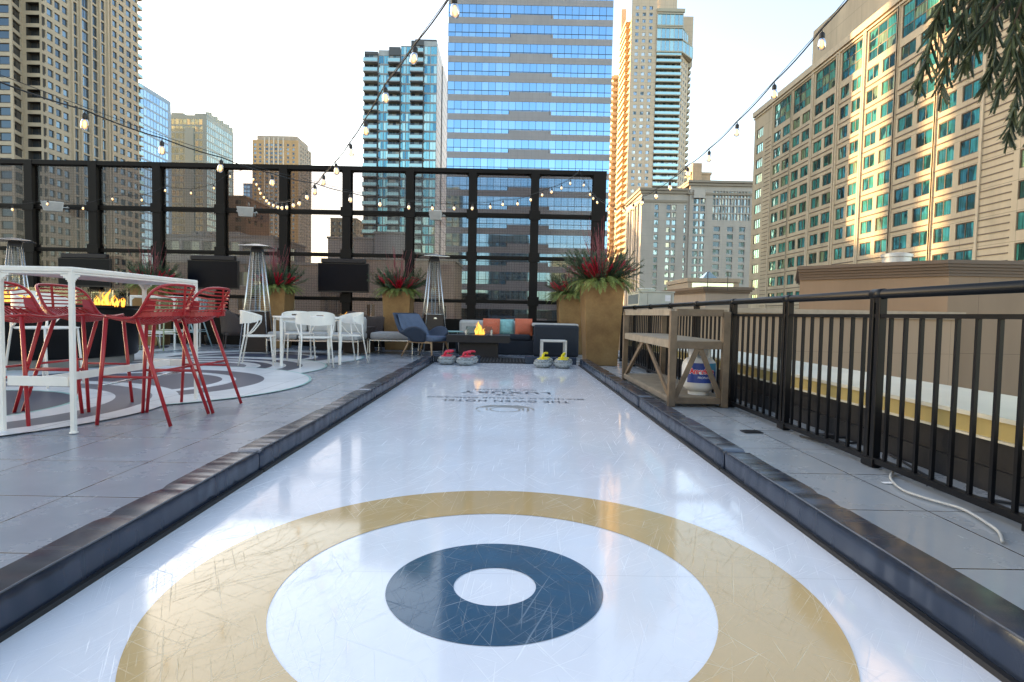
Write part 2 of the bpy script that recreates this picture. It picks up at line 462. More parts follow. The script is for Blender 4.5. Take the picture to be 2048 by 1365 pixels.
for i in range(6):
    a, b = XY(cols[i], Yt), XY(cols[i+1], Yt); tz = ZY((cols[i]+cols[i+1])/2, tops[i], Yt); w_ = b-a
    bal = i in (0, 2, 4)
    wn = []; z = zt0-4.2
    set_back = [0, .5, 0, .5, -.6, 0][i]
    while z > GROUND+5:
        if z+pit*.95 < tz:
            if bal: wn.append((.15, w_-.15, z+.3, z+2.75, 'r'))
            else:
                wn.append((.1, w_*.5-.05, z+.28, z+2.72, 'g')); wn.append((w_*.5+.05, w_-.1, z+.28, z+2.72, 'g'))
            if bal:
                bm = MB()
                tl.obox((a, Yt+set_back), (1,0,0), -.1, w_+.1, -.1, 1.5, z, z+.24, 0, bm)
                tl.obox((a, Yt+set_back), (1,0,0), -.05, w_+.05, 1.4, 1.44, z+.3, z+1.25, 1, bm)
                tl.obox((a, Yt+set_back), (1,0,0), -.05, w_+.05, 1.38, 1.46, z+1.25, z+1.32, 0, bm)
                tl.part(bm, 'balcony', [tl.mats[0], gl_rail])
        z -= pit
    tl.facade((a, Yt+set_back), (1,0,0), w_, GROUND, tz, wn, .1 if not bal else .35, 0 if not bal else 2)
    tl.box(a+.05, b-.12, Yt+set_back+.6, Yt+29, GROUND, tz-.1, 0)
Yt2 = Yt+30
tl.facade((xr, Yt-.01), (0,1,0), 30, GROUND, ZY(868, 86, Yt), [], .1, 1)
tl.obox((xr, Yt), (0,1,0), 12, 13, -.01, .25, GROUND, ZY(868, 100, Yt), 2)
tl.box(XY(822,Yt), xr-.5, Yt+2, Yt+12, ZY(850,83,Yt)-.2, ZY(850, 73, Yt), 2)
tl.box(XY(836,Yt), XY(846,Yt), Yt+4, Yt+8, ZY(850,73,Yt)-.2, ZY(850, 68, Yt), 0)
tl.finish()

# ---- golden apartment tower (far right of the office tower)
Yg = 260.0
gt = Building('apartment_tower', 'tall golden stone apartment tower with balcony rows, right of blue office tower', (XY(1290,Yg), Yg+15, GROUND),
    [facade_mat('gold_stone', (.66,.53,.40), 2.77, 3.7, .12, .72, .8, .06), mat('pale_balcony', (.50,.49,.42), .6), mat('gold_side', (.66,.50,.33), .8), mat('dark_slab_edge', (.46,.42,.33), .8)])
gl_g = glass_mat('stone_tower_glass', [(.30,.38,.44),(.50,.55,.56),(.24,.33,.42),(.6,.6,.56),(.38,.46,.52)], .5, .06, .1, .5, .8, .6)
gt.style('w', [white_frame, gl_g, mat('window_blind', (.5,.47,.42), .7)], .1, 0, 0, .05)
gt.style('r', [white_frame, gl_g], .12, 5, 0, .05)
pit = 2.8
x0, x1, x2, x3 = XY(1247,Yg), XY(1297,Yg), XY(1345,Yg), XY(1372,Yg)
tz = ZY(1270, -40, Yg)
zr = ZY(1270, 12, Yg)
w1 = x1-x0; wn = []
z = zr
while z > -20:
    for c in range(3):
        a = w1*(.15+.27*c); wn.append((a, a+1.55, z-1.5, z, 'w'))
    z -= pit
gt.facade((x0, Yg), (1,0,0), w1, GROUND, tz, wn, .2, 0)
# balcony bay
w2 = x2-x1; zt = ZY(1320, 26, Yg); wn = []; z = zt-1.2
i = 0
balc_z0 = ZY(1320, 112, Yg)
while z > -20:
    wn.append((.2, w2-.2, z-2.0, z, 'r')); z -= pit
gt.facade((x1, Yg+1.2), (1,0,0), w2, GROUND, zt+2, wn, .2, 0)
z = balc_z0; 
while z > -20:
    b = MB()
    gt.obox((x1, Yg+1.2), (1,0,0), 0, w2+.3, 0, 1.8, z-.1, z+.3, 0, b)
    gt.obox((x1, Yg+1.2), (1,0,0), .1, w2+.2, 1.6, 1.7, z+.3, z+1.35, 1, b)
    gt.part(b, 'balcony', [gt.mats[3], gl_rail]); z -= pit
# three stepped glass floors at the top
for j, (ya, yb) in enumerate(((30, 52), (58, 79), (82, 104))):
    b = MB(); za, zb = ZY(1320, yb, Yg), ZY(1320, ya, Yg); ext = 2.6+j*2.2
    P = lambda x, y, z: Vector((x, y, z))-gt.loc
    base = [(x1, Yg-.5), (x2+.5, Yg-.5), (x2+ext, Yg+6), (x2+ext, Yg+10), (x1, Yg+10)]
    pts_lo = [P(x, y, za) for x, y in base]; pts_hi = [P(x, y, zb) for x, y in base]
    for q in range(3):
        A, B, C_, D = pts_lo[q], pts_lo[q+1], pts_hi[q+1], pts_hi[q]
        nn = 6 if q == 0 else 3
        for t in range(nn):
            p, r = A.lerp(B, t/nn), A.lerp(B, (t+1)/nn); p2, r2 = D.lerp(C_, t/nn), D.lerp(C_, (t+1)/nn)
            b.face([p, r, r2, p2], 0); b.bar(p, p2, .25, .25, 1)
    for zz in (za-.5, zb):
        lo = [P(x, y-.4 if y < Yg+3 else y, zz) for x, y in base]; hi = [p+Z3*.6 for p in lo]; n0 = len(b.v); b.v += [tuple(p) for p in lo+hi]
        m_ = len(lo); b.f.append(tuple(n0+i for i in reversed(range(m_)))); b.m.append(2); b.f.append(tuple(n0+m_+i for i in range(m_))); b.m.append(2)
        for i in range(m_): b.f.append((n0+i, n0+(i+1)%m_, n0+m_+(i+1)%m_, n0+m_+i)); b.m.append(2)
    gt.part(b, 'glass_storey', [gl_rail, white_frame, gt.mats[3]])
# chamfer at right
ch = Vector((x3-x2, 9, 0)); L = ch.length; wn = []; z = balc_z0-.4
while z > -20:
    for c in range(3): wn.append((L*(.12+.28*c), L*(.12+.28*c)+1.6, z-1.5, z, 'w'))
    z -= pit
gt.facade((x2, Yg), ch, L, GROUND, ZY(1358, 108, Yg), wn, .2, 0)
z = ZY(1358,108,Yg)-2
while z > -20:
    b = MB(); b.box(x3-.2-gt.loc.x, x3+1.4-gt.loc.x, Yg+9-gt.loc.y, Yg+14-gt.loc.y, z-gt.loc.z, z+1.3-gt.loc.z)
    gt.part(b, 'balcony', [gt.mats[3]]); z -= pit
# solid core, crown
gt.box(x0+.3, x2, Yg+2, Yg+26, GROUND, zt, 0); gt.box(x2, x3-.1, Yg+9.5, Yg+26, GROUND, ZY(1358,108,Yg), 0)
gt.box(x1+.05, x2-2, Yg+.6, Yg+14, zt+1.5, ZY(1320,-40,Yg), 0)
gt.box(x2+1, XY(1368,Yg+12), Yg+12, Yg+22, ZY(1358,110,Yg), ZY(1360, 33, Yg+12), 0)
gt.box(x1-.1, x2+1.2, Yg-.8, Yg+.4, zt+.2, zt+1.6, 3)
# left flank with slanting balconies, lit by the sun
gt.facade((x0, Yg+26), (0,-1,0), 26, GROUND, ZY(1236, 30, Yg), [], .2, 2)
z = ZY(1240, 40, Yg)
while z > -20:
    b = MB(); l = gt.loc
    b.box(x0-2.0-l.x, x0-.01-l.x, Yg+2-l.y, Yg+17-l.y, z-l.z, z+.3-l.z, 0)
    b.box(x0-2.0-l.x, x0-1.85-l.x, Yg+2-l.y, Yg+17-l.y, z+.3-l.z, z+1.25-l.z, 1)
    gt.part(b, 'balcony', [gt.mats[2], gt.mats[2]]); z -= pit
xw = XY(1226, Yg+26); xv = XY(1213, Yg+26)
gt.box(xv, x0+.2, Yg+24, Yg+44, GROUND, ZY(1220, 150, Yg+24), 2)
gt.box(x0-1.2, x0+1, Yg+18, Yg+24, GROUND, ZY(1232, 18, Yg+18), 2)
z = ZY(1218, 160, Yg+24)
while z > -20:
    b = MB(); b.box(xv-1.2-l.x, xv+2.2-l.x, Yg+22.2-l.y, Yg+23.99-l.y, z-l.z, z+1.1-l.z, 0)
    gt.part(b, 'balcony', [gt.mats[2]]); z -= pit
gt.finish()

# small stone top beyond it
sm = Building('stone_block', 'small stepped tan stone block peeking between golden tower and grey block', (XY(1392,330), 345, GROUND), [facade_mat('tan_stone_far', (.5,.38,.27), 2.8, 3, .1, .75), roof_mat])
sm.style('w', [white_frame, gl_g], .1)
sm.facade((XY(1372,330), 330), (1,0,0), XY(1412,330)-XY(1372,330), GROUND, ZY(1390,349,330), [(a, a+1.6, z_, z_+1.6, 'w') for a in (2,5,8) for z_ in [40+3*i for i in range(12)]], .2)
sm.box(XY(1372,330)+.1, XY(1412,330), 330.1, 350, GROUND, ZY(1390,349,330)-.1, 0)
sm.box(XY(1374,330), XY(1392,330), 328, 345, ZY(1390,349,330)-8, ZY(1380,328,330), 0)
sm.box(XY(1372,330)-.1, XY(1412,330)+.5, 329.6, 350.5, ZY(1390,349,330)-.1, ZY(1390,349,330)+1.2, 0)
sm.finish()

# ---- grey stone block behind the railing
Yc = 215.0
gb = Building('stone_building', 'grey beige stone block with narrow window columns below golden tower', (XY(1380,Yc), Yc+15, GROUND),
    [facade_mat('grey_limestone', (.50,.445,.39), 2.75, 6.2, .07, .75, .8, .07), mat('stone_cornice', (.34,.28,.22), .8), roof_mat, mat('stone_pier', (.54,.48,.42), .8)])
gl_c = glass_mat('block_glass', [(.12,.20,.26),(.25,.36,.42),(.05,.08,.11),(.36,.46,.5),(.45,.42,.34)], .6, .05, .15, .6, .8, .6)
gb.style('w', [white_frame, gl_c, mat('spandrel_white', (.45,.44,.42), .6)], .1, 0, 0, .05, .22)
gb.style('d', [white_frame, gl_c, mat('spandrel_grey', (.35,.34,.33), .6)], .1, 1, 0, .05)
xc0, xc1, xc2 = XY(1277,Yc), XY(1371,Yc), XY(1500,Yc)
zt1, zt2 = ZY(1320,379,Yc), ZY(1430,365,Yc); pit = 2.72
def colsx(pxs, x0_): return [(XY(a,Yc)-x0_, XY(b,Yc)-x0_) for a, b in pxs]
wn = []
for a, b in colsx([(1303,1311),(1327,1335),(1338,1346),(1362,1366)], xc0):
    z = zt1-5.5
    while z > -12: wn.append((a, b, z-2.1, z, 'w')); z -= pit
gb.facade((xc0, Yc), (1,0,0), xc1-xc0, GROUND, zt1, wn, .5, 0)
wn = []; x_ = xc1
for a, b in colsx([(1379,1390),(1393,1402),(1420,1433),(1447,1459),(1471,1483)], x_):
    z = zt2-16.0 if a > 8 else zt2-3.2
    while z > -12: wn.append((a, b, z-2.0, z, 'w' if a > 8 else 'd')); z -= pit
# tall top bays
for k in range(12):
    a = XY(1417,Yc)-x_+k*1.15
    for j in range(4): wn.append((a, a+.85, zt2-5.6-j*2.7, zt2-3.3-j*2.7, 'd'))
gb.facade((xc1, Yc-.6), (1,0,0), xc2-xc1, GROUND, zt2, wn, .5, 0)
gb.facade((xc1, Yc), (0,-1,0), .6, GROUND, zt2, [], .1, 0)
# left flank with deep piers
Yk = (xc0)*F/(1247-1018.0)
wn = []
z = zt1-6
while z > -12:
    for a in (6.5, 12.5, 19.5): wn.append((Yk-Yc-a-1.8, Yk-Yc-a, z-2.1, z, 'w'))
    z -= pit
gb.facade((xc0, Yk), (0,-1,0), Yk-Yc, GROUND, zt1, wn, .7, 0)
for a in (3, 5, 9.5, 15.5, 18, 23): gb.obox((xc0, Yk), (0,-1,0), a, a+.8, -.01, .55, GROUND, zt1-4.5, 3)
for dz, e in ((0, 1.0), (-1.0, .6), (-4.2, .35)):
    gb.box(xc0-e, xc1-.61, Yc-e, Yk, zt1+dz-.5, zt1+dz+.35, 1)
    gb.box(xc1-.6-e*.3, xc2+e, Yc-.6-e, Yc+20, zt2+dz-.5, zt2+dz+.32, 1)
gb.box(xc0+.1, xc2, Yc+1, Yk-.1, GROUND, zt1-.6, 2)
gb.box(XY(1378,Yc), XY(1400,Yc), Yc-.62-.9, Yc-.62, zt2-6, zt2-3, 3)
gb.finish()

# ---- left residential tower
Xl = -110.0
lt = Building('residential_tower', 'tall tan concrete residential tower with dark square windows, far left', (Xl-30, 160, GROUND),
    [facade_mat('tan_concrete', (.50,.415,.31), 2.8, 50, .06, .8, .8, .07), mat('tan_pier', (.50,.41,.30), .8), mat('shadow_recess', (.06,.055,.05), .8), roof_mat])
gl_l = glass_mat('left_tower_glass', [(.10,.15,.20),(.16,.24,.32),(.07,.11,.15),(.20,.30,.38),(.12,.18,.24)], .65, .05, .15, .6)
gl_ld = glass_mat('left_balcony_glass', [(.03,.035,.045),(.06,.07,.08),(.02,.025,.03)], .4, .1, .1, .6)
lt.style('w', [dark_frame, gl_l, dark_frame], .09, 0, 0, .05, .16)
lt.style('p', [dark_frame, gl_l, mat('bronze_panel', (.12,.09,.07), .5)], .09, 1, 0, .05)
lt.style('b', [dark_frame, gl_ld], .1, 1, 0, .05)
def lY(px): return Xl*F/(px-1018.0)
Yl0, Yl1 = lY(93.5), lY(285)
ZT = 125.0; pit = 2.83
base_z = 0.35
rows = [base_z+pit*i for i in range(-7, 43)]
W = Yl1-Yl0; wn = []
def lc(px): return lY(px)-Yl0
sets = [(96,105),(108.5,119.5),(123.5,134),(138,148.5)], [(233.5,243.5),(248,257.5),(262,271),(275,283)]
for st in sets:
    for a, b in st:
        for z in rows: wn.append((lc(a), lc(b), z+.9, z+2.6, 'w'))
for a, b in ((159,167),(176,188.5),(197,205.5),(212,220)):
    for z in rows: wn.append((lc(a), lc(b), z+.32, z+2.7, 'p'))
lt.facade((Xl, Yl0), (0,1,0), W, GROUND, ZT, wn, .3, 0)
for a in (153.5, 170, 190.5, 207.5, 223.5, 229.5): lt.obox((Xl, Yl0), (0,1,0), lc(a), lc(a)+.55, -.01, .45, GROUND, ZT, 1)
# balconies at the far end
for z in rows:
    b = MB(); lt.obox((Xl, Yl0), (0,1,0), W-.01, W+2.2, -3.5, 0, z, z+.28, 0, b); lt.obox((Xl, Yl0), (0,1,0), W-.01, W+2.2, -.08, 0, z+.28, z+1.2, 1, b)
    if z > 20: lt.part(b, 'balcony', [lt.mats[0], gl_rail])
# front pieces
xs = [XY(93.5,Yl0), XY(55,Yl0)]
wn = []
for a, b in ((.9, 4.0), (5.0, xs[0]-xs[1]-.05-.35)):
    for z in rows: wn.append((a, b, z+.55, z+2.5, 'b'))
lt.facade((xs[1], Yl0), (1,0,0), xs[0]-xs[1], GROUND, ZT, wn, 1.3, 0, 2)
# balcony rails in the recesses are thin pale bars
Yq = Yl0-4.5; xq = XY(34.5, Yq)
ch = Vector((xs[1]-xq, Yl0-Yq, 0)); L = ch.length
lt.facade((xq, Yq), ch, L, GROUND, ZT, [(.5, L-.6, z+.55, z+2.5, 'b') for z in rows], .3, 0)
wn = []; x9 = -205.0; Wf = xq-x9; a = Wf-.6
while a > 4:
    for z in rows: wn.append((a-2.7, a, z+.55, z+2.5, 'w' if int(a) % 2 else 'b'))
    a -= 3.9
lt.facade((x9, Yq), (1,0,0), Wf, GROUND, ZT, wn, .35, 0)
lt.box(x9+.1, Xl-1.5, Yl0+1.6, Yl1-.05, GROUND, ZT-.2, 2)
lt.facade((Xl, Yl1), (-1,0,0), Xl-x9, GROUND, ZT, [], .2, 0)
lt.facade((x9, Yl1), (0,-1,0), Yl1-Yq, GROUND, ZT, [], .2, 0)
lt.box(x9, Xl, Yq+.5, Yl1, ZT-.15, ZT-.1, 3)
lt.finish()

# ---- blue glass slab beside it
def sideblock(name, label, px0, px1, y0, Y0, glassm, frame, pz, extra=None, front_px=None, wallm=None, cw=2.0, fw=.12):
    X = XY(px0, Y0); Y1 = Y0*(px0-1018.0)/(px1-1018.0)
    tz = ZY(px0, y0, Y0)
    b = Building(name, label, (X-12, (Y0+Y1)/2, GROUND), [wallm or frame, roof_mat])
    L_ = Y1-Y0
    b.style('g', [frame, glassm], fw, 0, 0, .05)
    wn = []
    nc = max(1, int(L_/cw)); c_ = L_/nc
    z = tz-1.2-pz
    while z > -25:
        for i in range(nc): wn.append((i*c_, (i+1)*c_, z+.05, z+pz-.45, 'g'))
        z -= pz
    b.facade((X, Y0), (0,1,0), L_, GROUND, tz, wn, .06, 0)
    xf = XY(front_px, Y0) if front_px else X-25
    wn = []; W_ = X-xf; nc = max(1, int(W_/cw)); c_ = W_/nc; z = tz-1.2-pz
    while z > -25:
        for i in range(nc): wn.append((i*c_, (i+1)*c_, z+.05, z+pz-.45, 'g'))
        z -= pz
    b.facade((xf, Y0), (1,0,0), W_, GROUND, tz, wn, .06, 0)
    b.box(xf, X-.3, Y0+.3, Y1, GROUND, tz-.4, 1)
    if extra: extra(b, X, xf, Y0, Y1, tz)
    b.finish(); return b
gl_b = glass_mat('slab_blue_glass', [(.30,.48,.68),(.34,.52,.70),(.27,.44,.62),(.38,.55,.72)], .9, .05, .1, .4)
bl_frame = mat('blue_grey_mullion', (.26,.38,.50), .5)
sideblock('glass_slab', 'plain blue glass slab right beside the tan residential tower', 285, 345, 166, 225, gl_b, bl_frame, 3.3, wallm=bl_frame, cw=1.9)
gl_p = glass_mat('pale_green_glass', [(.36,.44,.42),(.30,.38,.37),(.42,.50,.47),(.33,.41,.40),(.46,.48,.42)], .8, .06, .12, .4)
gg_frame = mat('green_grey_mullion', (.33,.38,.36), .5)
def crown(b, X, xf, Y0, Y1, tz):
    for i in range(14):
        y = Y0+(Y1-Y0)*(i+.3)/14
        b.box(X-.6, X-.1, y, y+.9, tz, tz+1.8+(i % 3)*.4)
    b.box(XY(372,Y0), XY(390,Y0), Y0-.4, Y0-.02, GROUND, tz-5.5, 0)
    b.box(xf, XY(369,Y0), Y0+.2, Y0+8, tz-.1, tz+.9, 0); b.box(XY(391,Y0), X, Y0+.2, Y0+8, tz-.1, tz+.9, 0)
sideblock('glass_block', 'pale grey green glass office block behind the fence, left of the sky gap', 415, 468, 231, 262, gl_p, gg_frame, 3.1, crown, 345, gg_frame, 1.6, .14)

# ---- tan tower in the distance
Yd = 380.0
dt = Building('distant_tower', 'tan and white stone tower with stepped crown in front of open sky', (XY(560,Yd), Yd+20, GROUND),
    [facade_mat('gold_lit_stone', (.52,.36,.20), 2.75, 4, .1, .8, .8, .05), mat('white_pier', (.62,.58,.50), .7), facade_mat('pale_flank', (.45,.39,.32), 2.75, 3, .1, .8), roof_mat])  # golden light is put into the front stone's colour, flank kept paler
gl_d = glass_mat('far_glass', [(.12,.16,.2),(.25,.3,.34),(.08,.1,.13)], .6, .06, .1, .5)
dt.style('w', [white_frame, gl_d], .12)
a0, a1 = XY(505,Yd), XY(596,Yd); tz = ZY(520, 280, Yd); pit = 2.62; wn = []
for a, b in ((508,513),(518,523),(531,536.5),(540,545.5),(549,554.5),(558,563.5),(573,577.5),(584,588.5)):
    z = tz-2.2
    while z > -20:
        wn.append((XY(a,Yd)-a0, XY(b,Yd)-a0, z-1.6, z, 'w')); z -= pit
dt.facade((a0, Yd), (1,0,0), a1-a0, GROUND, tz, wn, .3, 0)
for p in (528.5, 537.5, 546.5, 555.5, 565.5): dt.obox((a0, Yd), (1,0,0), XY(p,Yd)-a0, XY(p,Yd)-a0+.75, -.01, .5, tz-38 if p > 560 else tz-60, tz+1.5, 1)
Ye = Yd*(1018-596.0)/(1018-622.0); wn = []
z = tz-2.2
while z > -20:
    for a in range(4, int(Ye-Yd)-2, 4): wn.append((a, a+1.8, z-1.6, z, 'w'))
    z -= pit
dt.facade((a1, Yd), (0,1,0), Ye-Yd, GROUND, tz-1, wn, .3, 2)
dt.box(a0+.3, a1-.4, Yd+.5, Ye, GROUND, tz-.5, 3)
dt.box(XY(513,Yd), XY(592,Yd), Yd+1, Ye-3, tz-1, ZY(550,271,Yd), 2)
dt.box(XY(523,Yd), XY(584,Yd), Yd+5, Ye-8, tz, ZY(550,268,Yd), 3)
dt.finish()

# ---- lower neighbours seen through the fence
def lowblock(name, label, px0, px1, py, Y, depth, wallm, glassm, fw_=2.2, gap=2.2, wh=1.5, pz=2.9, z0=None, off_top=1.2, frame=None, nv=1, side=None, top=None):
    X0, X1 = XY(px0, Y), XY(px1, Y); tz = ZY((px0+px1)/2, py, Y); z0 = GROUND if z0 is None else z0
    b = Building(name, label, ((X0+X1)/2, Y+depth/2, z0), [wallm, roof_mat, mat(name+'_coping', (.3,.28,.26), .7)])
    b.style('w', [frame or dark_frame, glassm], .08, nv, 0, .05)
    wn = []; z = tz-off_top
    while z > max(-14, z0+2):
        a = gap*.6
        while a+fw_ < X1-X0-.3: wn.append((a, a+fw_, z-wh, z, 'w')); a += fw_+gap
        z -= pz
    b.facade((X0, Y), (1,0,0), X1-X0, z0, tz, wn, .2, 0)
    b.facade((X1, Y), (0,1,0), depth, z0, tz, [(a, a+fw_, z_, z_+wh, 'w') for a in range(2, int(depth)-3, 5) for z_ in [tz-off_top-wh-pz*i for i in range(3)]], .2, 0)
    b.facade((X0, Y+depth), (0,-1,0), depth, z0, tz, [], .2, 0)
    b.box(X0-.15, X1+.15, Y-.15, Y+depth, tz-.02, tz+.3, 2)
    b.box(X0, X1, Y+.6, Y+depth-.2, tz-.5, tz-.4, 1)
    if top: top(b, X0, X1, Y, tz)
    b.finish(); return b
gl_n = glass_mat('neighbour_glass', [(.10,.13,.15),(.2,.24,.25),(.05,.06,.08),(.4,.36,.25),(.28,.33,.34)], .6, .06, .15, .6)
lowblock('brick_block', 'brown brick block left of slim blue tower beyond the fence', 440, 491, 393, 200, 20, facade_mat('brown_brick', (.20,.14,.11), .6, 3, .02, .8), gl_n, 2, 2)
lowblock('slim_tower', 'slim blue glass tower beside the distant tan tower', 487, 507, 368, 430, 16, mat('slim_blue', (.2,.3,.42), .5), gl_b, 2, .4, 2.2, 2.8)
lowblock('concrete_block', 'grey concrete block with small square windows right of the sky gap', 660, 712, 438, 250, 20, facade_mat('green_grey_concrete', (.34,.35,.30), 2.9, 3, .08, .7), gl_n, 1.3, 1.3, 1.5, 2.9)
def mech(b, X0, X1, Y, tz):
    b.box(X0+(X1-X0)*.22, X0+(X1-X0)*.62, Y+3, Y+8, tz, tz+1.2, 2)
    for i in range(5): b.box(X0+4+i*1.1, X0+4.7+i*1.1, Y+1.5, Y+2.2, tz+.3, tz+.9, 2)
gl_k = glass_mat('lounge_glass', [(.12,.14,.14),(.25,.28,.27),(.08,.09,.1),(.32,.3,.24)], .5, .05, .1, .6)
lowblock('rooftop_lounge', 'low grey rooftop lounge with long flat canopy and window strip behind the fence', 322, 548, 474, 92, 14, mat('lounge_wall', (.33,.32,.31), .7), gl_k, 2.6, .5, 2.2, 4.6, None, .7, metal_grey, 1, None, mech)
lowblock('tan_block', 'tan stone low block with paired windows right under the rooftop lounge', 318, 640, 528, 78, 12, facade_mat('tan_low', (.38,.31,.26), 1.3, 2.2, .04, .75), gl_n, 1.5, 1.6, 1.9, 3.3, None, 1.0, white_frame)
lowblock('grey_annex', 'pale grey annex block with a narrow window below the grey concrete block', 655, 745, 478, 95, 14, facade_mat('annex_grey', (.36,.33,.31), 1.2, 1.8, .03, .8), gl_n, 1.6, 4.2, 2.6, 4.4, None, .9)
lowblock('roof_plant_block', 'plain grey concrete roof block in front of the balcony tower', 748, 808, 468, 88, 6, facade_mat('roof_concrete', (.33,.31,.31), 6, 6, .03, .8), gl_n, 1.2, 30, 1, 30, None, 1)
lowblock('pink_wall_block', 'wide pinkish tan low block with few windows behind the patio heater', 700, 908, 521, 66, 10, facade_mat('pink_tan', (.40,.31,.26), 1.25, 1.6, .025, .8), gl_n, 1.1, 2.9, 1.5, 5.2, None, 4.9, white_frame)
# ---- offices and flats on the camera's side of the street, met only as reflections
def behind(name, label, x0, x1, y, tz, wallm, glassm):
    b = Building(name, label, ((x0+x1)/2, y-12, GROUND), [wallm, roof_mat]); b.style('w', [dark_frame, glassm], .1, 0, 0, .05)
    W_ = x1-x0
    wn = [(a, a+2.2, z_, z_+1.9, 'w') for a in [1.2+3.6*i for i in range(int((W_-3)/3.6))] for z_ in [-20+3.1*j for j in range(int((tz+17)/3.1))]]
    b.facade((x1, y), (-1,0,0), W_, GROUND, tz, wn, .25, 0)
    b.box(x0, x1, y-24, y-.5, GROUND, tz-.3, 1)
    b.finish(40); return b
behind('brick_tower', 'dark tan brick tower across the street behind the deck', -62, -30, -95, 74, facade_mat('tan_brick_back', (.34,.27,.2), 3.1, 4, .1, .7), gl_n)
behind('stone_tower', 'pale stone tower across the street behind the deck', -14, 12, -130, 52, facade_mat('pale_back', (.45,.4,.33), 3.1, 4, .1, .7), gl_c)
behind('yellow_brick_tower', 'yellow brick tower across the street behind the deck', 26, 60, -105, 36, facade_mat('yellow_back', (.46,.34,.2), 3.1, 4, .1, .7), gl_d)

# unseen towers added behind the tan one; they shade most of the hotel wall
def hidden(name, label, x0, x1, y0, y1, tz):
    b = Building(name, label, ((x0+x1)/2, (y0+y1)/2, GROUND), [facade_mat(name+'_stone', (.42,.37,.3), 3.1, 4, .1, .7), roof_mat]); b.style('w', [dark_frame, gl_n], .1, 0, 0, .05)
    for P_, u_, W_ in (((x0,y0),(1,0,0),x1-x0), ((x1,y0),(0,1,0),y1-y0), ((x1,y1),(-1,0,0),x1-x0), ((x0,y1),(0,-1,0),y1-y0)):
        wn = [(a, a+2.0, z_, z_+1.9, 'w') for a in [.8+3.6*i for i in range(int((W_-1)/3.6))] for z_ in [10+3.1*j for j in range(int((tz-14)/3.1))]]
        b.facade(P_, u_, W_, GROUND, tz, wn, .25, 0)
    b.box(x0+.4, x1-.4, y0+.4, y1-.4, GROUND, tz-.3, 1); b.finish(20)
hidden('shade_tower', 'unseen stone tower added behind the tan residential tower to shade the hotel', -176, -150, 184, 214, 128)
hidden('shade_slab', 'unseen slender slab added beside the shading tower to split sunlight on the hotel', -153, -149, 219.5, 223.5, 122)
# ---- street level
m, nt, p = new_mat('street_ground')
g = N(nt, 'ShaderNodeNewGeometry'); nz = N(nt, 'ShaderNodeTexNoise', Scale=.02, Detail=8.0); nt.links.new(g.outputs['Position'], nz.inputs['Vector'])
r = ramp(nt, nz.outputs['Fac'], [(.35, (.04,.04,.042)), (.6, (.12,.115,.11))]); nt.links.new(r.outputs[0], p.inputs['Base Color']); p.inputs['Roughness'].default_value = .9
gm = MB(); gm.face([(-4000,-4000,GROUND),(4000,-4000,GROUND),(4000,4000,GROUND),(-4000,4000,GROUND)])
tag(gm.build('ground', m), kind='structure')
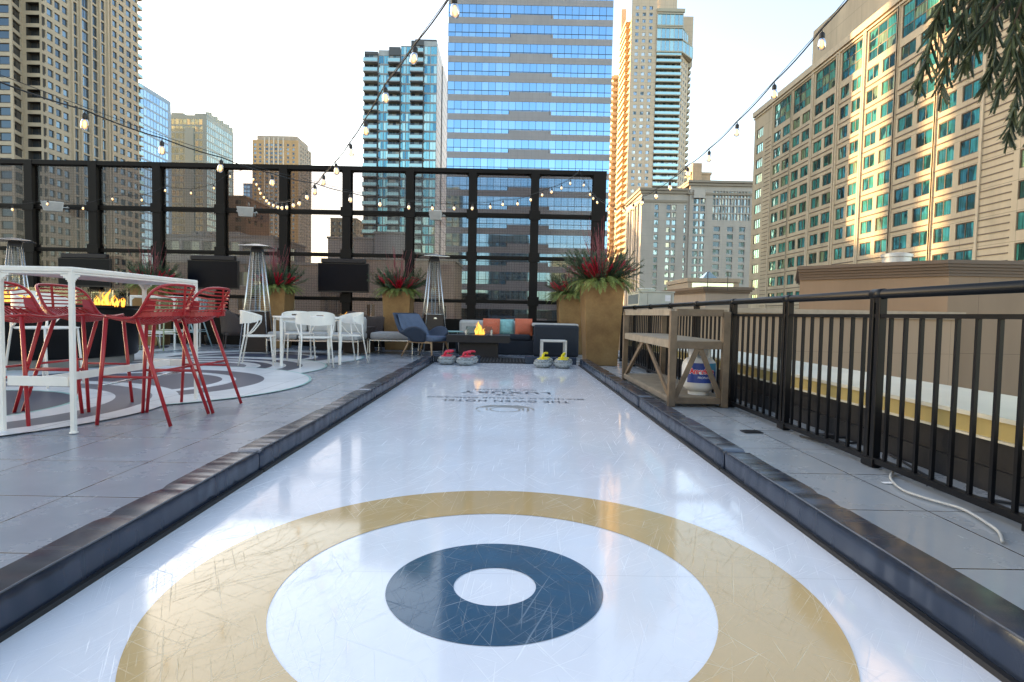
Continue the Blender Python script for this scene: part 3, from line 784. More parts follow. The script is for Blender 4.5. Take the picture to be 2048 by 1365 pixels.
# ------------------------------------------------------------------ the deck
def deck_material():
    m, nt, p = new_mat('slate_paver')
    g = N(nt, 'ShaderNodeNewGeometry'); sp = N(nt, 'ShaderNodeSeparateXYZ'); nt.links.new(g.outputs['Position'], sp.inputs[0])
    X, Y = sp.outputs[0], sp.outputs[1]
    Xs = math_(nt, 'ADD', math_(nt, 'ADD', X, 61-.475), math_(nt, 'MULTIPLY', math_(nt, 'GREATER_THAN', X, 0), .405))
    Ys = math_(nt, 'ADD', Y, 61-.155)
    wn = N(nt, 'ShaderNodeTexNoise', Scale=9.0, Detail=3.0); nt.links.new(g.outputs['Position'], wn.inputs['Vector'])
    wob = math_(nt, 'MULTIPLY_ADD', wn.outputs['Fac'], .004, -.002)
    def dist(v, per):
        t = math_(nt, 'FRACT', math_(nt, 'DIVIDE', math_(nt, 'ADD', v, wob), per))
        return math_(nt, 'MULTIPLY', math_(nt, 'MINIMUM', t, math_(nt, 'SUBTRACT', 1.0, t)), per)
    dx, dy = dist(Xs, .61), dist(Ys, .61)
    d = math_(nt, 'MINIMUM', dx, dy)
    j = math_(nt, 'LESS_THAN', d, .0048)
    lip = math_(nt, 'LESS_THAN', d, .009)
    cid = N(nt, 'ShaderNodeCombineXYZ')
    nt.links.new(math_(nt, 'FLOOR', math_(nt, 'DIVIDE', Xs, .61)), cid.inputs[0]); nt.links.new(math_(nt, 'FLOOR', math_(nt, 'DIVIDE', Ys, .61)), cid.inputs[1])
    wn2 = N(nt, 'ShaderNodeTexWhiteNoise'); nt.links.new(cid.outputs[0], wn2.inputs['Vector'])
    n1 = N(nt, 'ShaderNodeTexNoise', Scale=1.6, Detail=8.0, Roughness=.65); nt.links.new(g.outputs['Position'], n1.inputs['Vector'])
    n2 = N(nt, 'ShaderNodeTexNoise', Scale=38.0, Detail=5.0, Roughness=.7); nt.links.new(g.outputs['Position'], n2.inputs['Vector'])
    r1 = ramp(nt, n1.outputs['Fac'], [(.30, (.20,.23,.265)), (.52, (.255,.29,.33)), (.74, (.31,.345,.38))])
    t = mix(nt, .35, r1.outputs[0], ramp(nt, wn2.outputs['Value'], [(0, (.18,.205,.25)), (1, (.32,.345,.40))]).outputs[0])
    t = mix(nt, math_(nt, 'MULTIPLY', n2.outputs['Fac'], .14), t, (.36,.375,.40))
    # the strip right of the lane is a paler concrete
    right = math_(nt, 'GREATER_THAN', X, .6)
    t = mix(nt, math_(nt, 'MULTIPLY', right, .55), t, (.42,.43,.42))
    t = mix(nt, math_(nt, 'MULTIPLY', lip, .45), t, (.55,.57,.60))
    c = mix(nt, j, t, (.018,.018,.02))
    nt.links.new(c, p.inputs['Base Color'])
    rr = ramp(nt, n1.outputs['Fac'], [(.3, (.2,.2,.2)), (.7, (.34,.34,.34))])
    nt.links.new(rr.outputs[0], p.inputs['Roughness']); p.inputs['Specular IOR Level'].default_value = .6
    h = math_(nt, 'SUBTRACT', math_(nt, 'MULTIPLY', n2.outputs['Fac'], .12), j)
    b = N(nt, 'ShaderNodeBump', Strength=.35, Distance=.006); nt.links.new(h, b.inputs['Height']); nt.links.new(b.outputs[0], p.inputs['Normal'])
    return m
deckm = deck_material()
mb = MB(); mb.box(-16, 3.1, -6, 14.6, GROUND, 0)
tag(mb.build('rooftop_deck', deckm), kind='structure')

def paint(name, col, r=.3):
    m, nt, p = new_mat(name)
    g = N(nt, 'ShaderNodeNewGeometry'); n1 = N(nt, 'ShaderNodeTexNoise', Scale=22.0, Detail=8.0, Roughness=.7); nt.links.new(g.outputs['Position'], n1.inputs['Vector'])
    n3 = N(nt, 'ShaderNodeTexNoise', Scale=1.3, Detail=5.0); nt.links.new(g.outputs['Position'], n3.inputs['Vector'])
    c = ramp(nt, n3.outputs['Fac'], [(.3, tuple(x*.8 for x in col)), (.7, col)]).outputs[0]
    c = mix(nt, ramp(nt, n1.outputs['Fac'], [(.62, (0,0,0)), (.78, (.4,.4,.4))]).outputs[0], c, (.13,.14,.15))
    sp = N(nt, 'ShaderNodeSeparateXYZ'); nt.links.new(g.outputs['Position'], sp.inputs[0])
    def ln(v, o):
        t = math_(nt, 'FRACT', math_(nt, 'DIVIDE', math_(nt, 'ADD', v, 61-o), .61)); return math_(nt, 'LESS_THAN', t, .012)
    j = math_(nt, 'MAXIMUM', ln(sp.outputs[0], .475), ln(sp.outputs[1], .155))
    c = mix(nt, math_(nt, 'MULTIPLY', j, .75), c, (.05,.05,.055))
    nt.links.new(c, p.inputs['Base Color']); p.inputs['Roughness'].default_value = r
    return m
pw, ps, pa, pg = paint('mural_white', (.72,.74,.76)), paint('mural_slate', (.035,.046,.085), .38), paint('mural_aqua', (.25,.55,.52)), paint('mural_mid_grey', (.11,.125,.165), .36)
mu = MB()
def annulus(mb, cx, cy, r0, r1, z, mi, k=96, clip=None):
    for i in range(k):
        a, b = 2*math.pi*i/k, 2*math.pi*(i+1)/k
        q = [(cx+r*math.cos(t), cy+r*math.sin(t), z) for r, t in ((r0,a),(r1,a),(r1,b),(r0,b))]
        if r0 < 1e-6: q = q[1:]
        mb.face(q, mi)
zz = .004
rings = [(-8.6,12.0,2.0,0),(-4.5,10.35,1.9,0),(-8.2,9.2,2.3,1),(-4.65,8.4,1.97,1),(-8.0,5.8,2.2,0),(-4.3,6.55,2.0,0),(-4.75,4.75,1.82,2)]
for cx, cy, rr, kind in rings:
    prof = {0: [(0,.5,1),(.5,.575,0),(.575,.73,1),(.73,.985,0),(.985,1,2)], 1: [(0,.42,3),(.42,.52,0),(.52,.6,1),(.6,.7,0),(.7,.82,1),(.82,.985,0),(.985,1,2)],
            2: [(0,.55,1),(.55,.57,2),(.57,.72,0),(.72,.88,3),(.88,1,0)]}[kind]
    for a, b, mi in prof: annulus(mu, cx, cy, a*rr, b*rr, zz, mi)
    zz += .0012
tag(mu.build('floor_mural', [pw, ps, pa, pg]), kind='structure')

# ------------------------------------------------------------------ synthetic ice lane
def scratch_nodes(nt, vec, angle, along, across, lo, hi, det=2.0):
    mp = N(nt, 'ShaderNodeMapping'); mp.inputs['Rotation'].default_value = (0, 0, angle); mp.vector_type = 'POINT'
    nt.links.new(vec, mp.inputs[0])
    mp2 = N(nt, 'ShaderNodeMapping'); mp2.inputs['Scale'].default_value = (across, along, 1); nt.links.new(mp.outputs[0], mp2.inputs[0])
    n = N(nt, 'ShaderNodeTexNoise', Scale=1.0, Detail=det, Distortion=.35); nt.links.new(mp2.outputs[0], n.inputs['Vector'])
    return ramp(nt, n.outputs['Fac'], [(lo, (0,0,0)), (hi, (1,1,1))]).outputs[0]
def ice_mat(name, base, scr, amount, rough=.07, dark=None):
    m, nt, p = new_mat(name)
    g = N(nt, 'ShaderNodeNewGeometry'); vec = g.outputs['Position']
    s = None
    for a, al, ac in ((.35, 1.6, 150), (-.5, 2.2, 190), (1.0, 1.8, 170), (-1.1, 2.4, 210), (.05, 2.0, 160), (.7, 3.5, 240)):
        q = scratch_nodes(nt, vec, a, al, ac, .665, .70)
        s = q if s is None else math_(nt, 'MAXIMUM', s, q)
    d = None
    for a, al, ac in ((.6, 2.6, 170), (-.25, 2.2, 200)):
        q = scratch_nodes(nt, vec, a, al, ac, .69, .72); d = q if d is None else math_(nt, 'MAXIMUM', d, q)
    nb = N(nt, 'ShaderNodeTexNoise', Scale=2.2, Detail=5.0, Roughness=.6); nt.links.new(vec, nb.inputs['Vector'])
    patch = ramp(nt, nb.outputs['Fac'], [(.42, (.12,.12,.12)), (.62, (1,1,1))]).outputs[0]
    lo = tuple(c*.92 for c in base)
    c0 = ramp(nt, nb.outputs['Fac'], [(.3, lo), (.7, base)]).outputs[0]
    c = mix(nt, math_(nt, 'MULTIPLY', math_(nt, 'MULTIPLY', s, amount), patch), c0, scr)
    c = mix(nt, math_(nt, 'MULTIPLY', math_(nt, 'MULTIPLY', d, .38), patch), c, dark or tuple(x*.45 for x in base))
    sp = N(nt, 'ShaderNodeSeparateXYZ'); nt.links.new(vec, sp.inputs[0])
    t = math_(nt, 'ABSOLUTE', math_(nt, 'SUBTRACT', math_(nt, 'FRACT', math_(nt, 'DIVIDE', math_(nt, 'ADD', sp.outputs[1], 12.2-1.86+.61), 1.22)), .5))
    seam = math_(nt, 'LESS_THAN', t, .0011)
    c = mix(nt, math_(nt, 'MULTIPLY', seam, .4), c, tuple(x*.4 for x in base))
    nt.links.new(c, p.inputs['Base Color'])
    nt.links.new(math_(nt, 'ADD', math_(nt, 'MULTIPLY_ADD', nb.outputs['Fac'], .05, rough-.02), math_(nt, 'MULTIPLY', s, .22)), p.inputs['Roughness'])
    p.inputs['Specular IOR Level'].default_value = .65
    b = N(nt, 'ShaderNodeBump', Strength=.25, Distance=.0012); nt.links.new(math_(nt, 'SUBTRACT', math_(nt, 'MULTIPLY', nb.outputs['Fac'], .4), math_(nt, 'ADD', s, d)), b.inputs['Height']); nt.links.new(b.outputs[0], p.inputs['Normal'])
    return m
ice = ice_mat('ice_panel', (.80,.815,.865), (.92,.94,.96), .38, dark=(.42,.47,.60))
gold = ice_mat('gold_ring_vinyl', (.60,.405,.19), (.78,.70,.52), .55, dark=(.24,.17,.08))
navy = ice_mat('navy_ring_vinyl', (.018,.070,.125), (.36,.42,.48), .5, dark=(.01,.02,.04))
ink = mat('ice_lettering', (.07,.075,.09), .3); inkg = mat('ice_logo_gold', (.22,.17,.10), .3)
LX0, LX1, LY0, LY1 = -1.26, 1.185, -.6, 9.9
lane = empty('curling_lane', (0, 0, 0), 'long white synthetic ice curling lane with gold and navy target rings', 'curling lane')
mb = MB(); mb.box(LX0, LX1, LY0, LY1, .0035, .012); mb.build('ice_surface', ice, lane)
cx, cy = -.028, 1.774
mb = MB(); annulus(mb, cx, cy, .650, .971, .0135, 0, 160); mb.build('gold_ring', gold, lane)
mb = MB(); annulus(mb, cx, cy, .1265, .330, .0135, 0, 128); mb.build('navy_ring', navy, lane)
def text(body, x, y, size, width, mt, z=.0135, rot=math.pi, name='lettering', parent=None, bold=.0):
    cu = bpy.data.curves.new(name, 'FONT'); cu.body = body; cu.size = size; cu.align_x = 'CENTER'; cu.align_y = 'CENTER'; cu.offset = bold
    cu.space_character = 1.15
    o = bpy.data.objects.new(name, cu); COL.objects.link(o)
    bpy.context.view_layer.update()
    me = bpy.data.meshes.new_from_object(o); bpy.data.objects.remove(o)
    xs = [v.co.x for v in me.vertices]; wd = max(xs)-min(xs); s = width/wd; mx = (max(xs)+min(xs))/2
    for v in me.vertices: v.co.x = (v.co.x-mx)*s
    me.materials.clear(); me.materials.append(mt)
    o = bpy.data.objects.new(name, me); COL.objects.link(o); o.location = (x, y, z); o.rotation_euler = (0, 0, rot); o.parent = parent
    return o
text('THE GWEN HOTEL', -.02, 5.62, .16, 1.24, ink, parent=lane, bold=.002)
text('MICHIGAN AVENUE CHICAGO', -.02, 5.82, .10, 1.56, ink, parent=lane, bold=.001)
text('THE', -.02, 6.05, .09, .19, ink, parent=lane, bold=.002)
text('LUXURY', -.02, 6.24, .22, .95, ink, parent=lane, bold=.003)
text('COLLECTION', -.02, 6.46, .10, .68, ink, parent=lane, bold=.001)
mb = MB()
def arc(cx, cy, r, a0, a1, wd, n=26):
    for i in range(n):
        a, b = R(a0+(a1-a0)*i/n), R(a0+(a1-a0)*(i+1)/n)
        mb.face([(cx+q*math.cos(t), cy+q*math.sin(t), .0135) for q, t in ((r,a),(r+wd,a),(r+wd,b),(r,b))])
for r, a0, a1 in ((.125,0,360),(.155,-15,120),(.155,165,200),(.185,25,155),(.2,-25,15),(.215,20,160),(.245,-5,70),(.245,110,185),(.245,200,215)):
    arc(-.02, 5.12, r, a0, a1, .011)
mb.build('logo', inkg, lane)

# bumpers : wrinkled vinyl covers
def vinyl():
    m, nt, p = new_mat('black_vinyl')
    tc = N(nt, 'ShaderNodeTexCoord'); g = tc.outputs['Object']
    def fold(sy, sc, dist):
        mp = N(nt, 'ShaderNodeMapping'); mp.inputs['Scale'].default_value = (1.4, sy, 1.3); mp.inputs['Rotation'].default_value = (.5, 0, .25); nt.links.new(g, mp.inputs[0])
        n = N(nt, 'ShaderNodeTexNoise', Scale=sc, Detail=0.0, Distortion=dist); nt.links.new(mp.outputs[0], n.inputs['Vector']); return n.outputs['Fac']
    f1 = fold(3.6, 2.0, .5); f2 = fold(8.0, 2.2, .3)
    nf = N(nt, 'ShaderNodeTexNoise', Scale=300.0, Detail=1.0); nt.links.new(g, nf.inputs['Vector'])
    nm = N(nt, 'ShaderNodeTexNoise', Scale=1.1, Detail=1.0); nt.links.new(g, nm.inputs['Vector'])
    msk = ramp(nt, nm.outputs['Fac'], [(.38, (.12,.12,.12)), (.62, (1,1,1))]).outputs[0]
    h = math_(nt, 'MULTIPLY', math_(nt, 'ADD', math_(nt, 'MULTIPLY', f1, 1.0), math_(nt, 'MULTIPLY', f2, .22)), msk)
    b = N(nt, 'ShaderNodeBump', Strength=.8, Distance=.018); nt.links.new(h, b.inputs['Height'])
    b2 = N(nt, 'ShaderNodeBump', Strength=.15, Distance=.001); nt.links.new(nf.outputs['Fac'], b2.inputs['Height']); nt.links.new(b.outputs[0], b2.inputs['Normal'])
    nt.links.new(b2.outputs[0], p.inputs['Normal'])
    r = ramp(nt, f1, [(.3, (.009,.015,.030)), (.7, (.015,.023,.042))]); nt.links.new(r.outputs[0], p.inputs['Base Color'])
    r = ramp(nt, f2, [(.3, (.19,.19,.19)), (.7, (.28,.28,.28))]); nt.links.new(r.outputs[0], p.inputs['Roughness'])
    p.inputs['Specular IOR Level'].default_value = .7; p.inputs['Specular Tint'].default_value = (.62,.78,1,1)
    return m
vin = vinyl(); pipm = mat('highlight_piping_vinyl', (.05,.06,.08), .25, nscale=20, spec=.8); foamm = mat('dark_base_strip', (.012,.012,.014), .6)
def bumper(x0, x1, y0, y1, label, seed, h=.125):
    """padded block with a pinched, slightly uneven cover; x0..x1 wide, y0..y1 long"""
    rnd = random.Random(seed); ph = [rnd.uniform(0, 6.28) for _ in range(8)]
    r = empty('lane_bumper', ((x0+x1)/2, (y0+y1)/2, 0), label, 'bumper', 'padded bumpers along the lane')
    L_ = y1-y0; W_ = x1-x0; ny = max(12, int(L_/.035)); prof = [(-1,0),(-1,.3),(-1,.72),(-.99,.93),(-.93,1),(-.5,1.01),(0,1.015),(.5,1.01),(.93,1),(.99,.93),(1,.72),(1,.3),(1,0)]
    cre = [rnd.uniform(.1,.9) for _ in range(max(1,int(L_/.8)))]
    mb = MB(); n = len(prof)
    for i in range(ny+1):
        t = i/ny; y = -L_/2+L_*t
        e = min(t, 1-t)*L_; pin = 1-.10*math.exp(-e/.012)
        cr = sum(.006*math.exp(-((t-c)*L_/.035)**2) for c in cre)
        for k, (a, b) in enumerate(prof):
            wv = .0016*math.sin(y*3.1+ph[0]+b*2)+.0012*math.sin(y*7.7+ph[1]+b*3)
            x = a*W_/2*pin + (a*wv*1.2 if abs(a) > .9 else 0) - a*cr*(.7 if b > .5 else .2)
            z = .006+(h-.006)*b*pin + (wv*.7 if b > .9 else 0) - (cr if b > .9 else 0)
            mb.v.append((x, y, z))
    for i in range(ny):
        for k in range(n-1):
            a = i*n+k; mb.f.append((a, a+n, a+n+1, a+1)); mb.m.append(0)
    mb.f.append(tuple(range(n))); mb.m.append(0); mb.f.append(tuple(reversed(range(ny*n, ny*n+n)))); mb.m.append(0)
    o = mb.build('cover', vin, r, smooth=True); smooth_angle(o, 50)
    s = 1 if x0 < 0 else -1
    b = MB(); xe = (W_/2-.004)*s; b.tube([(xe+.0015*math.sin(k*.9+ph[2]), -L_/2+.012+(L_-.024)*k/30, h+.002+.0016*math.sin((-L_/2+L_*k/30)*3.1+ph[0]+2)) for k in range(31)], .0035, 6); b.build('highlight_piping', pipm, r, smooth=True)  # thin tube added along the top edge, paler for a highlight line
    b = MB(); xx = W_/2*s; b.box(min(xx, xx+.018*s), max(xx, xx+.018*s), -L_/2, L_/2, .012, .028); b.build('base_strip', foamm, r)
    return r
bl = [-.6, .55, 2.99, 5.42, 7.7, 9.95]
labs = ['nearest padded black bumper on the left edge of the ice lane', 'second padded black bumper from the front, left edge of lane, with deep creases', 'third padded black bumper from the front on the left edge', 'fourth padded black bumper from the front on the left edge', 'farthest left padded bumper beside the blue lounge chair']
for i in range(5): bumper(-1.26-.135, -1.262, bl[i]+.006, bl[i+1]-.006, labs[i], 10+i)
br = [-.6, .75, 3.18, 5.3, 7.1, 9.75]
labs = ['nearest padded black bumper on the right edge of the ice lane', 'second padded black bumper from the front on the right edge, near white cable', 'third padded bumper on the right edge, beside the front of the wooden bench', 'fourth padded bumper on the right edge, beside the back of the wooden bench', 'farthest right padded bumper, in front of the big gold planter']
for i in range(5): bumper(1.187, 1.187+.135, br[i]+.006, br[i+1]-.006, labs[i], 30+i)
def endblock(x0, x1, y, label):
    r = empty('end_bumper', ((x0+x1)/2, y, 0), label, 'bumper', 'end blocks of the lane'); mb = MB(); mb.box(-(x1-x0)/2, (x1-x0)/2, -.06, .06, .013, .135); mb.build('cover', vin, r, bevel=.01)
endblock(XY(868,9.85), XY(962,9.9), 9.95, 'short black padded block at the far end behind the red stones')
endblock(XY(1052,9.9), XY(1155,9.9), 9.95, 'short black padded block at the far end behind the yellow stones')
rub = mat('black_rubber', (.02,.02,.022), .6)
mb = MB(); gx0, gx1 = XY(962,10.2), XY(1056,10.2)
n = 14
for i in range(n+1):
    x = gx0+(gx1-gx0)*i/n; mb.box(x-.012, x+.012, 10.03, 11.0, .004, .028)
for i in range(12):
    y = 10.03+.97*i/11; mb.box(gx0, gx1, y-.012, y+.012, .005, .024)
tag(mb.build('rubber_mat', rub), 'black rubber grid mat on the deck just past the lane end', 'mat')

# curling stones
gran = None
def granite():
    m, nt, p = new_mat('grey_granite'); tc = N(nt, 'ShaderNodeTexCoord')
    v = N(nt, 'ShaderNodeTexVoronoi', Scale=90.0); nt.links.new(tc.outputs['Object'], v.inputs['Vector'])
    r = ramp(nt, v.outputs['Color'], [(.2, (.10,.11,.11)), (.5, (.22,.24,.24)), (.8, (.34,.36,.36))]); nt.links.new(r.outputs[0], p.inputs['Base Color'])
    p.inputs['Roughness'].default_value = .15; return m
gran = granite(); band = mat('stone_band', (.28,.30,.30), .6, bump=.3)
redp = mat('red_plastic', (.62,.02,.05), .3, noise=.05); yelp = mat('yellow_plastic', (.80,.62,.01), .3, noise=.05)
def stone(mt, label, grp):
    r = empty('curling_stone', (0,0,.0125), label, 'curling stone', grp); r.scale = (1.02, 1.02, 1.22)
    b = MB(); b.lathe([(.07,0),(.10,.004),(.128,.022),(.143,.045)], k=40); b.lathe([(.143,.069),(.135,.09),(.115,.105),(.09,.11),(.0,.112)], k=40)
    o = b.build('granite_body', gran, r, smooth=True)
    b = MB(); b.lathe([(.143,.045),(.1455,.05),(.1455,.064),(.143,.069)], k=40); b.build('striking_band', band, r, smooth=True)
    b = MB(); b.lathe([(.0,.119),(.075,.119),(.086,.115),(.088,.1085)], k=36)
    b.build('handle_plate', mt, r, smooth=True)
    b = MB(); b.tube([(0,-.035,.115),(0,-.038,.145),(0,-.025,.166),(0,.03,.172),(0,.085,.168),(0,.10,.163)], [.018,.016,.014,.014,.0145,.009], 12)
    b.build('handle', mt, r, smooth=True)
    return r
def place_stones(mt, spots, labs, grp, rots):
    p = None
    for (x, y), lb, rt in zip(spots, labs, rots):
        if p is None: o = p = stone(mt, lb, grp)
        else: o = copy_tree(p); o['label'] = lb
        o.location = (x, y, .0125); o.rotation_euler[2] = rt
place_stones(redp, [(XY(894,9.5),9.53),(XY(932,9.42),9.42),(XY(900,9.85)-.02,9.78),(XY(940,9.7),9.72)],
    ['front left curling stone with red handle, next to left bumper', 'front right red-handled curling stone, nearest one to the mat', 'red-handled curling stone in the back row next to the left bumper', 'red-handled curling stone in the back row nearest the mat'], 'red curling stones', (R(-60),R(-55),R(-75),R(-70)))
place_stones(yelp, [(XY(1088,9.25),9.27),(XY(1127,9.25),9.24),(XY(1091,9.6),9.6),(XY(1129,9.6),9.58)],
    ['front left yellow-handled curling stone, farther from the gold planter', 'front right yellow-handled curling stone, against the right bumper', 'yellow-handled curling stone hidden behind the front left yellow one', 'yellow-handled curling stone behind, against the right bumper'], 'yellow curling stones', (R(-15),R(-25),R(-35),R(-20)))

# ------------------------------------------------------------------ fence with screens
fm = mat('bronze_black_steel', (.008,.007,.0065), .5, .0, nscale=2, spec=.2)
def screen_mat():
    m, nt, p = new_mat('screen_mesh'); nt.nodes.remove(p); out = nt.nodes['Material Output']
    g = N(nt, 'ShaderNodeNewGeometry'); sp = N(nt, 'ShaderNodeSeparateXYZ'); nt.links.new(g.outputs['Position'], sp.inputs[0])
    def ln(v):
        t = math_(nt, 'FRACT', math_(nt, 'DIVIDE', math_(nt, 'ADD', v, 50), .06)); return math_(nt, 'LESS_THAN', t, .13)
    wire = math_(nt, 'MAXIMUM', ln(sp.outputs[0]), ln(sp.outputs[2]))
    tr = N(nt, 'ShaderNodeBsdfTransparent'); tr.inputs[0].default_value = (.70,.665,.67,1)
    df = N(nt, 'ShaderNodeBsdfDiffuse'); df.inputs[0].default_value = (.07,.065,.06,1)
    gl = N(nt, 'ShaderNodeBsdfGlossy'); gl.inputs['Roughness'].default_value = .1; gl.inputs[0].default_value = (.6,.6,.6,1)
    m1 = N(nt, 'ShaderNodeMixShader'); m1.inputs[0].default_value = .035; nt.links.new(tr.outputs[0], m1.inputs[1]); nt.links.new(gl.outputs[0], m1.inputs[2])
    m2 = N(nt, 'ShaderNodeMixShader'); nt.links.new(math_(nt, 'MULTIPLY_ADD', wire, .22, .04), m2.inputs[0]); nt.links.new(m1.outputs[0], m2.inputs[1]); nt.links.new(df.outputs[0], m2.inputs[2])
    nt.links.new(m2.outputs[0], out.inputs[0]); return m
scr = screen_mat()
FY = 14.0
fen = empty('screen_fence', (XY(600,FY), FY, 0), 'tall dark steel fence with see-through mesh screens between thick posts', 'fence')
fx = fen.location.x
ztop = ZY(600,332,FY); zt_ = ZY(600,341,FY); r1 = (ZY(600,428.5,FY), ZY(600,419.5,FY)); r2 = (ZY(600,512.5,FY), ZY(600,505,FY)); r3 = (ZY(600,600,FY), ZY(600,593,FY)); bz = ZY(600,634,FY)
posts = [-188, -60, 67, 193.5, 319, 444.5, 569, 693.5, 818, 942, 1065, 1192]
px_ = [XY(p, FY) for p in posts]
hw = .095
for i, x in enumerate(px_):
    b = MB(); w_ = hw if i < len(px_)-1 else .15
    b.box(x-w_-fx, x+w_-fx, -.10, -.075, 0, ztop-.004); b.box(x-w_-fx, x+w_-fx, .12, .145, 0, ztop-.004); b.box(x-.05-fx, x+.05-fx, -.075, .12, 0, ztop-.01)
    for z in (r1[0], r2[0], r3[0]):
        b.box(x-w_-.035-fx, x+w_+.035-fx, -.115, -.10, z-.05, z+.17)
        for s in (-1, 1):
            for dz in (-.02, .14): b.lathe([(.012,0),(.012,.012)], (x+s*(w_+.015)-fx, -.12, z+dz), 6)
    b.build('post', fm, fen, bevel=.004)
XL, XR = px_[0]-fx, px_[-1]-fx
b = MB(); b.box(XL, XR+.16, -.09, .13, zt_, ztop); b.build('top_beam', fm, fen, bevel=.006)
for z0, z1 in (r1, r2, r3):
    b = MB(); b.box(XL, XR, -.035, .035, z0, z1); b.box(XL, XR, -.05, .05, (z0+z1)/2-.008, (z0+z1)/2+.008); b.build('rail', fm, fen)
for i in range(len(px_)-1):
    x0, x1 = px_[i]+hw-fx, px_[i+1]-(hw if i < len(px_)-2 else .15)-fx
    b = MB()
    levels = [bz, r3[0], r3[1], r2[0], r2[1], r1[0], r1[1], zt_]
    b.box(x0, x1, -.004, .004, bz, zt_)
    b.build('mesh_screen', scr, fen)
    c = MB()
    for sx, x in ((1, x0), (-1, x1)):      # rounded upper corners of the openings
        rr = .13; pts = [(x, 0, zt_)]
        for k in range(7):
            a = math.pi/2*k/6; pts.append((x+sx*rr*(1-math.sin(a)), 0, zt_-rr*(1-math.cos(a))))
        for y in (-.03, .03):
            c.face([(p[0], y, p[2]) for p in pts])
    c.build('corner_plate', fm, fen)
    d = MB(); d.box(x0, x1, -.06, .06, 0, bz-.05); d.box(x0, x1, -.075, .075, bz-.05, bz+.02); d.build('base_panel', fm, fen)

# ------------------------------------------------------------------ railing on the right
blk = mat('black_railing_paint', (.004,.0045,.006), .36, nscale=3, spec=.28)
rx = 2.14
rail = empty('railing', (rx, 6, 0), 'black metal railing with round handrail and thin pickets along right deck edge', 'railing')
ys = [1.2+1.1*i for i in range(10)]      # 1.2 .. 11.1
for y in ys:
    b = MB(); b.box(-.022, .022, y-.048-6, y-.01-6, .0, 1.0); b.box(-.022, .022, y+.01-6, y+.048-6, .0, 1.0)
    b.box(-.03, .03, y-.055-6, y+.055-6, .004, .05); b.box(-.018, .018, y-.03-6, y+.03-6, .955, .985)
    b.build('post', blk, rail, bevel=.003)
b = MB()
b.tube([(0, ys[0]-1.6-6, 1.005), (0, ys[-1]+.3-6, 1.005)], .027, 16)
for y in ys: b.tube([(0, y-.05-6, 1.005), (0, y+.05-6, 1.005)], .031, 16)
b.build('handrail', blk, rail, smooth=True).data
b = MB(); b.box(-.017, .017, ys[0]-1.6-6, ys[-1]+.3-6, .868, .89); b.build('top_stringer', blk, rail)
b = MB(); b.box(-.02, .02, ys[0]-1.6-6, ys[-1]+.3-6, .028, .06); b.build('bottom_stringer', blk, rail)
for i in range(-1, len(ys)-1):
    y0 = ys[i] if i >= 0 else ys[0]-1.1
    for k in range(1, 9):
        y = y0+1.1*k/9; b = MB(); b.box(-.009, .009, -.009, .009, .055, .87); b.build('picket', blk, rail, loc=(0, y-6, 0))

# parapet beyond it
par = empty('parapet', (2.8, 4, 0), 'low black parapet with cream metal coping beyond the railing', 'parapet')
cream = mat('cream_metal', (.62,.58,.47), .4, nscale=1.5); goldf = mat('gold_fascia', (.42,.32,.13), .42, nscale=1.5, streak=True); pbk = mat('black_membrane', (.012,.012,.014), .5, bump=.3, bscale=12)
b = MB(); b.box(-.34, .34, -8, 8, 0, .27); b.box(-.37, -.34, -8, 8, 0, .12); b.build('wall', pbk, par)
b = MB(); b.box(-.365, -.345, -8, 8, .272, .365); b.build('fascia', goldf, par)
b = MB(); b.box(-.385, -.365, -8, 8, .262, .274); b.box(-.39, .42, -8, 8, .367, .39); b.build('coping', cream, par)

# neighbour's roof and walls past the parapet
tanw = facade_mat('tan_roof_wall', (.40,.275,.185), 3.1, 1.6, .012, .7, .75, .07)
penw = facade_mat('penthouse_wall', (.29,.20,.135), 3.1, 2.4, .012, .6, .7, .12)
cap = mat('brown_cap', (.15,.10,.07), .6, nscale=1.2, coords='Object', streak=True); lite = mat('tan_ledge', (.42,.32,.23), .7)
roofs = MB(); roofs.box(3.3, 44, -8, 34, -1.6, -1.4)
tag(roofs.build('neighbour_roof', roof_mat), kind='structure')
b = MB(); ly = 15.5; zl = ZY(1600, 619, ly)
lw = empty('low_roof_wall', (7.5, ly, -1.4), 'long low tan roof wall with a projecting ledge behind the railing', 'wall')
b.box(-4.6, 4.4, 0, .4, 0, zl+1.4-.12); b.build('wall', tanw, lw)
b = MB(); b.box(-4.7, 4.5, -.12, .5, zl+1.4-.12, zl+1.4); b.box(-4.65, 4.45, -.06, .45, zl+1.4-.2, zl+1.4-.12); b.build('ledge', lite, lw)
by = 16.0; cx_ = XY(1894, by); fx1 = XY(1597, 18.9); tz = ZY(1894, 521, by)
bw = empty('roof_penthouse', (cx_, by, -1.4), 'big brown rooftop penthouse wall with dark cap at right, above the railing', 'penthouse')
P = [(cx_-cx_, 0), (14, 0), (14, 8), (fx1*24.2/18.9-cx_, 8), (fx1-cx_, 2.9)]
def prism(b, pts, z0, z1, mi=0):
    n0 = len(b.v); n = len(pts); b.v += [(x, y, z0) for x, y in pts]+[(x, y, z1) for x, y in pts]
    b.f.append(tuple(reversed(range(n0, n0+n)))); b.f.append(tuple(range(n0+n, n0+2*n))); b.m += [mi, mi]
    for i in range(n): b.f.append((n0+i, n0+(i+1)%n, n0+n+(i+1)%n, n0+n+i)); b.m.append(mi)
def grow(pts, e):
    cx = sum(p[0] for p in pts)/len(pts); cy = sum(p[1] for p in pts)/len(pts)
    return [(x+(e if x > cx else -e), y+(e if y > cy else -e)) for x, y in pts]
H = tz+1.4
b = MB(); prism(b, P, 0, H-.42); b.build('wall', penw, bw)
b = MB()
